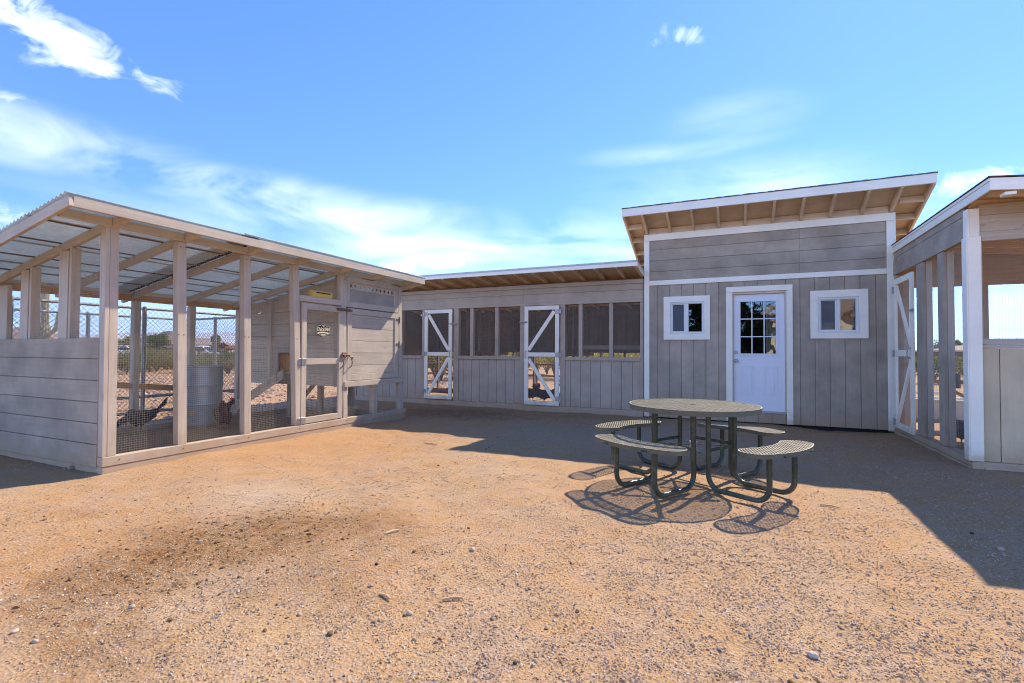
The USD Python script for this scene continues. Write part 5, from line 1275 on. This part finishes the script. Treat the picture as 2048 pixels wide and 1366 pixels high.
def car(name, label, cat_, px, D, rz, prof, roof, glass, paint, wb=2.9, L=5.0, W=1.85):
    x, y = at(px, D); t = thing(name, label, cat_, (x, y, 0), None, rz)
    def loft(poly, w0, w1):
        p = np.array(poly); n = len(p)
        c = sg.Polygon(p); v, f = prism(c, 1, -w0, w0); v = v.copy(); z = v[:, 2]; k = np.clip((z - .9) / .9, 0, 1); v[:, 1] *= 1 - k * (1 - w1 / w0); return v, f
    body = sg.Polygon(prof)
    for cx in (-wb / 2, wb / 2): body = body.difference(sg.Point(cx, .34).buffer(.41, 10))
    part(t, 'body', loft(list(body.exterior.coords)[:-1], W / 2, W / 2 * .86), paint, local=True)
    for s in (-1, 1):
        for g in glass:
            v, f = prism(sg.Polygon(g), 1, -.006, .006); v = v.copy(); k = np.clip((v[:, 2] - .9) / .9, 0, 1)
            v[:, 1] += s * (W / 2 * (1 - k * .14) + .004); part(t, 'side_window', (v, f), 'auto_glass', local=True)
        for cx in (-wb / 2, wb / 2):
            w = part(t, 'wheel', rod((cx, s * (W / 2 - .20), .34), (cx, s * (W / 2 - .01), .34), .34, 18), 'rubber', local=True)
            part(w, 'rim', rod((cx, s * (W / 2 - .012), .34), (cx, s * (W / 2 + .004), .34), .20, 14), 'steel', local=True)
    part(t, 'windscreen', beam(roof[0], roof[1], W * .74, .012, (0.6, 0, .8)), 'auto_glass', local=True)
    for s in (-1, 1):
        part(t, 'headlight', bx(prof[3][0] - .12, prof[3][0] + .01, s * .72 - .14, s * .72 + .14, .66, .82), 'plastic_white', local=True)
yaw_cam = math.atan2(right[1], right[0])
car('van', 'white passenger van parked beyond the chain-link pen', 'van', 397, 60, yaw_cam, [(-2.5, .35), (2.5, .35), (2.55, .55), (2.5, .88), (1.75, 1.02), (1.0, 1.70), (.6, 1.80), (-2.2, 1.82), (-2.48, 1.5), (-2.52, .6)],
    ((1.78, 0, 1.06), (1.06, 0, 1.66)), [[(-2.3, 1.1), (-1.35, 1.1), (-1.35, 1.65), (-2.25, 1.65)], [(-1.25, 1.1), (-.2, 1.1), (-.2, 1.65), (-1.25, 1.65)], [(-.1, 1.1), (1.45, 1.1), (.95, 1.62), (-.1, 1.65)]], 'white_paint')
car('pickup_truck', 'white pickup truck parked far off left of the second coop post', 'truck', 246, 62, yaw_cam + .1, [(-2.8, .4), (2.7, .4), (2.75, .6), (2.7, 1.02), (1.6, 1.12), (1.0, 1.75), (-.6, 1.8), (-.8, 1.15), (-2.8, 1.15), (-2.85, .7)],
    ((1.64, 0, 1.15), (1.04, 0, 1.71)), [[(-.55, 1.18), (.15, 1.18), (.15, 1.68), (-.5, 1.68)], [(.25, 1.18), (1.4, 1.18), (.95, 1.66), (.25, 1.68)]], 'white_paint', 3.4, 5.6, 1.95)

def hill(name, label, px, D, w, h, seed, mat, depth=.8, n=70):
    x0, y0 = at(px, D); r = right * [1, 1, 0]; r = r / np.linalg.norm(r); f_ = np.array([-r[1], r[0], 0])
    u = np.linspace(-1, 1, n); v_ = np.linspace(-1, 1, n // 2); U, W_ = np.meshgrid(u, v_, indexing='ij')
    P = np.array([x0, y0, 0]) + U[..., None] * r * w / 2 + W_[..., None] * f_ * w / 2 * depth
    prof = np.clip(1 - U ** 2, 0, 1) ** .8 * np.clip(1 - W_ ** 2, 0, 1)
    q = np.stack([U * 3, W_ * 3, 0 * U + seed], -1)
    P[..., 2] = prof * h * (.62 + .76 * (meshkit.fbm(q * 1.3, 5, seed)) * 1.0) - 1.5
    m = n // 2; i, j = np.meshgrid(np.arange(n - 1), np.arange(m - 1), indexing='ij'); a = (i * m + j).ravel()
    top_mesh(name, (P.reshape(-1, 3), np.vstack([np.c_[a, a + m, a + m + 1], np.c_[a, a + m + 1, a + 1]])), mat, label, kind='structure', smooth=True)
hill('hill', 'small brown rocky hill behind the coop', 337, 330, 62, 14, 3, 'hill')
hill('mountains', 'pale blue mountain range on the left horizon', 330, 4200, 5200, 150, 4, 'mountain', .3, 160)
hill('mountains', 'distant low mountains on the left horizon', 60, 5200, 4200, 160, 8, 'mountain', .3, 140)

# ------------------------------------------------------------------ odd stones, sticks and droppings lying in the yard
def gp(x, y):      # photo pixel on the ground -> world
    d = right * (x - 1024) / FPX - up * (y - 683) / FPX + fwd; k = -CAM_H / d[2]; return d[0] * k, d[1] * k
for k, (px, py, s, lab) in enumerate([(819, 1219, .021, 'pale stone lying alone at the centre of the foreground'), (145, 933, .052, 'cream stone at the foot of the boarded coop wall'), (264, 1212, .020, 'whitish stone among the dark litter at the left'),
        (599, 1220, .016, 'small pale stone left of the two lying sticks'), (30, 1258, .020, 'pale stone near the left edge of the yard'), (70, 1277, .018, 'pale stone at the lower left of the yard, right of another pale stone'), (1790, 955, .022, 'white stone in the shade before the right aviary'),
        (2002, 1096, .030, 'pinkish stone in the shade at the right edge'), (945, 1097, .026, 'flat tan stone in the open middle of the yard'), (1625, 1305, .028, 'brown stone at the lower right of the yard'), (400, 1091, .02, 'pale stone on the dark trodden patch'), (1357, 1092, .015, 'small white stone below the table shadow')]):
    x, y = gp(px, py); stone(x, y, s, lab, 'pale_stone', k + 1)
for k, (px, py, s, lab) in enumerate([(753, 1127, .017, 'grey dark pebble left of the pale flat stone'), (1142, 1121, .012, 'dark round pebble in the middle of the gravel'), (1944, 1065, .018, 'black lump in the shade at the right'), (1030, 1320, .012, 'dark pebble near the bottom edge of the yard')]):
    x, y = gp(px, py); stone(x, y, s, lab, 'hen_black', k + 41, 'pebble', 'pebble')
DG = 'brown droppings scattered in the foreground'
for k, (px, py, s, lab) in enumerate([(828, 1102, .022, 'brown dropping in the middle foreground'), (530, 1252, .018, 'dark dropping near the stones'), (660, 1263, .022, 'brown dropping left of centre'), (1331, 1110, .014, 'small brown dropping right of centre'), (1340, 1137, .014, 'flat brown dropping right of centre'),
        (885, 1103, .012, 'small dropping beside a larger one'), (433, 1093, .022, 'dark dropping on the trodden patch'), (140, 1155, .024, 'dark dropping at the left of the trodden patch'), (370, 1110, .02, 'dark dropping in the litter')]):
    x, y = gp(px, py); stone(x, y, s, 'brown dropping lying among the litter of the foreground', 'dung', k + 71, 'dropping', 'dropping', DG)
def stick(px, py, L, ang, lab, mat='stick'):
    x, y = gp(px, py); z = float(gz(x, y)) + .008; c, s = math.cos(ang), math.sin(ang)
    top_mesh('stick', tube([(x - c * L / 2, y - s * L / 2, z), (x + c * L * .1 - s * .006, y + s * L * .1 + c * .006, z + .004), (x + c * L / 2, y + s * L / 2, z + .002)], [.006, .0065, .004], 7), mat, lab, 'stick', smooth=40)
stick(905, 1193, .10, .55, 'thin brown stick lying right of the pale stone'); stick(770, 1190, .09, -.25, 'short brown stick lying left of the pale stone')
stick(785, 1065, .09, 1.1, 'pale dry stick in the middle of the yard', 'straw'); stick(1660, 1013, .13, -.3, 'brown twig right of the table shadow')
stick(862, 886, .22, -.2, 'brown twig on the sunlit ground before the long aviary')

def litter():
    r = np.random.default_rng(77); n = 1500
    cx_, cy2 = -2.8, 1.95
    x = np.where(r.random(n) < .7, r.normal(cx_, .45, n), r.uniform(-4.8, 1.0, n)); y = np.where(r.random(n) < .7, r.normal(cy2, .6, n), r.uniform(1.3, 8.5, n))
    ok = ~in_building(x, y) & (y > 1.1); x, y = x[ok], y[ok]; n = len(x)
    a = r.uniform(0, 6.283, n); L = r.uniform(.010, .045, n); d = np.stack([np.cos(a), np.sin(a), r.normal(0, .12, n)], -1) * L[:, None]
    p = np.stack([x, y, gz(x, y) + .004], -1); segs = [(p[k] - d[k] / 2, d[k], np.array([-math.sin(a[k]), math.cos(a[k]), 0])) for k in range(n)]
    v, f = prisms(segs, np.array([0, 0, 1.0]), .0011)
    top_mesh('straw_litter', (v, f), 'straw', 'bits of straw littering the trodden ground', kind='stuff')
    n = 2600; x = np.where(r.random(n) < .75, r.normal(-2.75, .36, n), r.uniform(-4.8, .5, n)); y = np.where(r.random(n) < .75, r.normal(1.95, .55, n), r.uniform(1.3, 6.5, n))
    ok = ~in_building(x, y) & (y > 1.1); x, y = x[ok], y[ok]; s = np.exp(r.normal(np.log(.0048), .45, len(x)))
    scatter('dung_crumbs', 'dark crumbs of dung on the trodden ground', np.stack([x, y, gz(x, y) + s * .2], -1), np.clip(s, .003, .016), 'dung', 4, .6, 9)
litter()

# ------------------------------------------------------------------ desert air
def haze():
    MAT['haze'] = usdkit.material(stage, LK + 'haze', {'v': ('principled_volume', {'color': (0.86, 0.91, 1.0), 'density': 0.00008, 'anisotropy': 0.2})}, [], volume='v.volume')
    top_mesh('haze', trimesh.creation.box(bounds=[[-9000, -2000, -60], [9000, 9000, 260]]), 'haze', 'thin dusty haze paling the far mountains', kind='stuff')
haze()
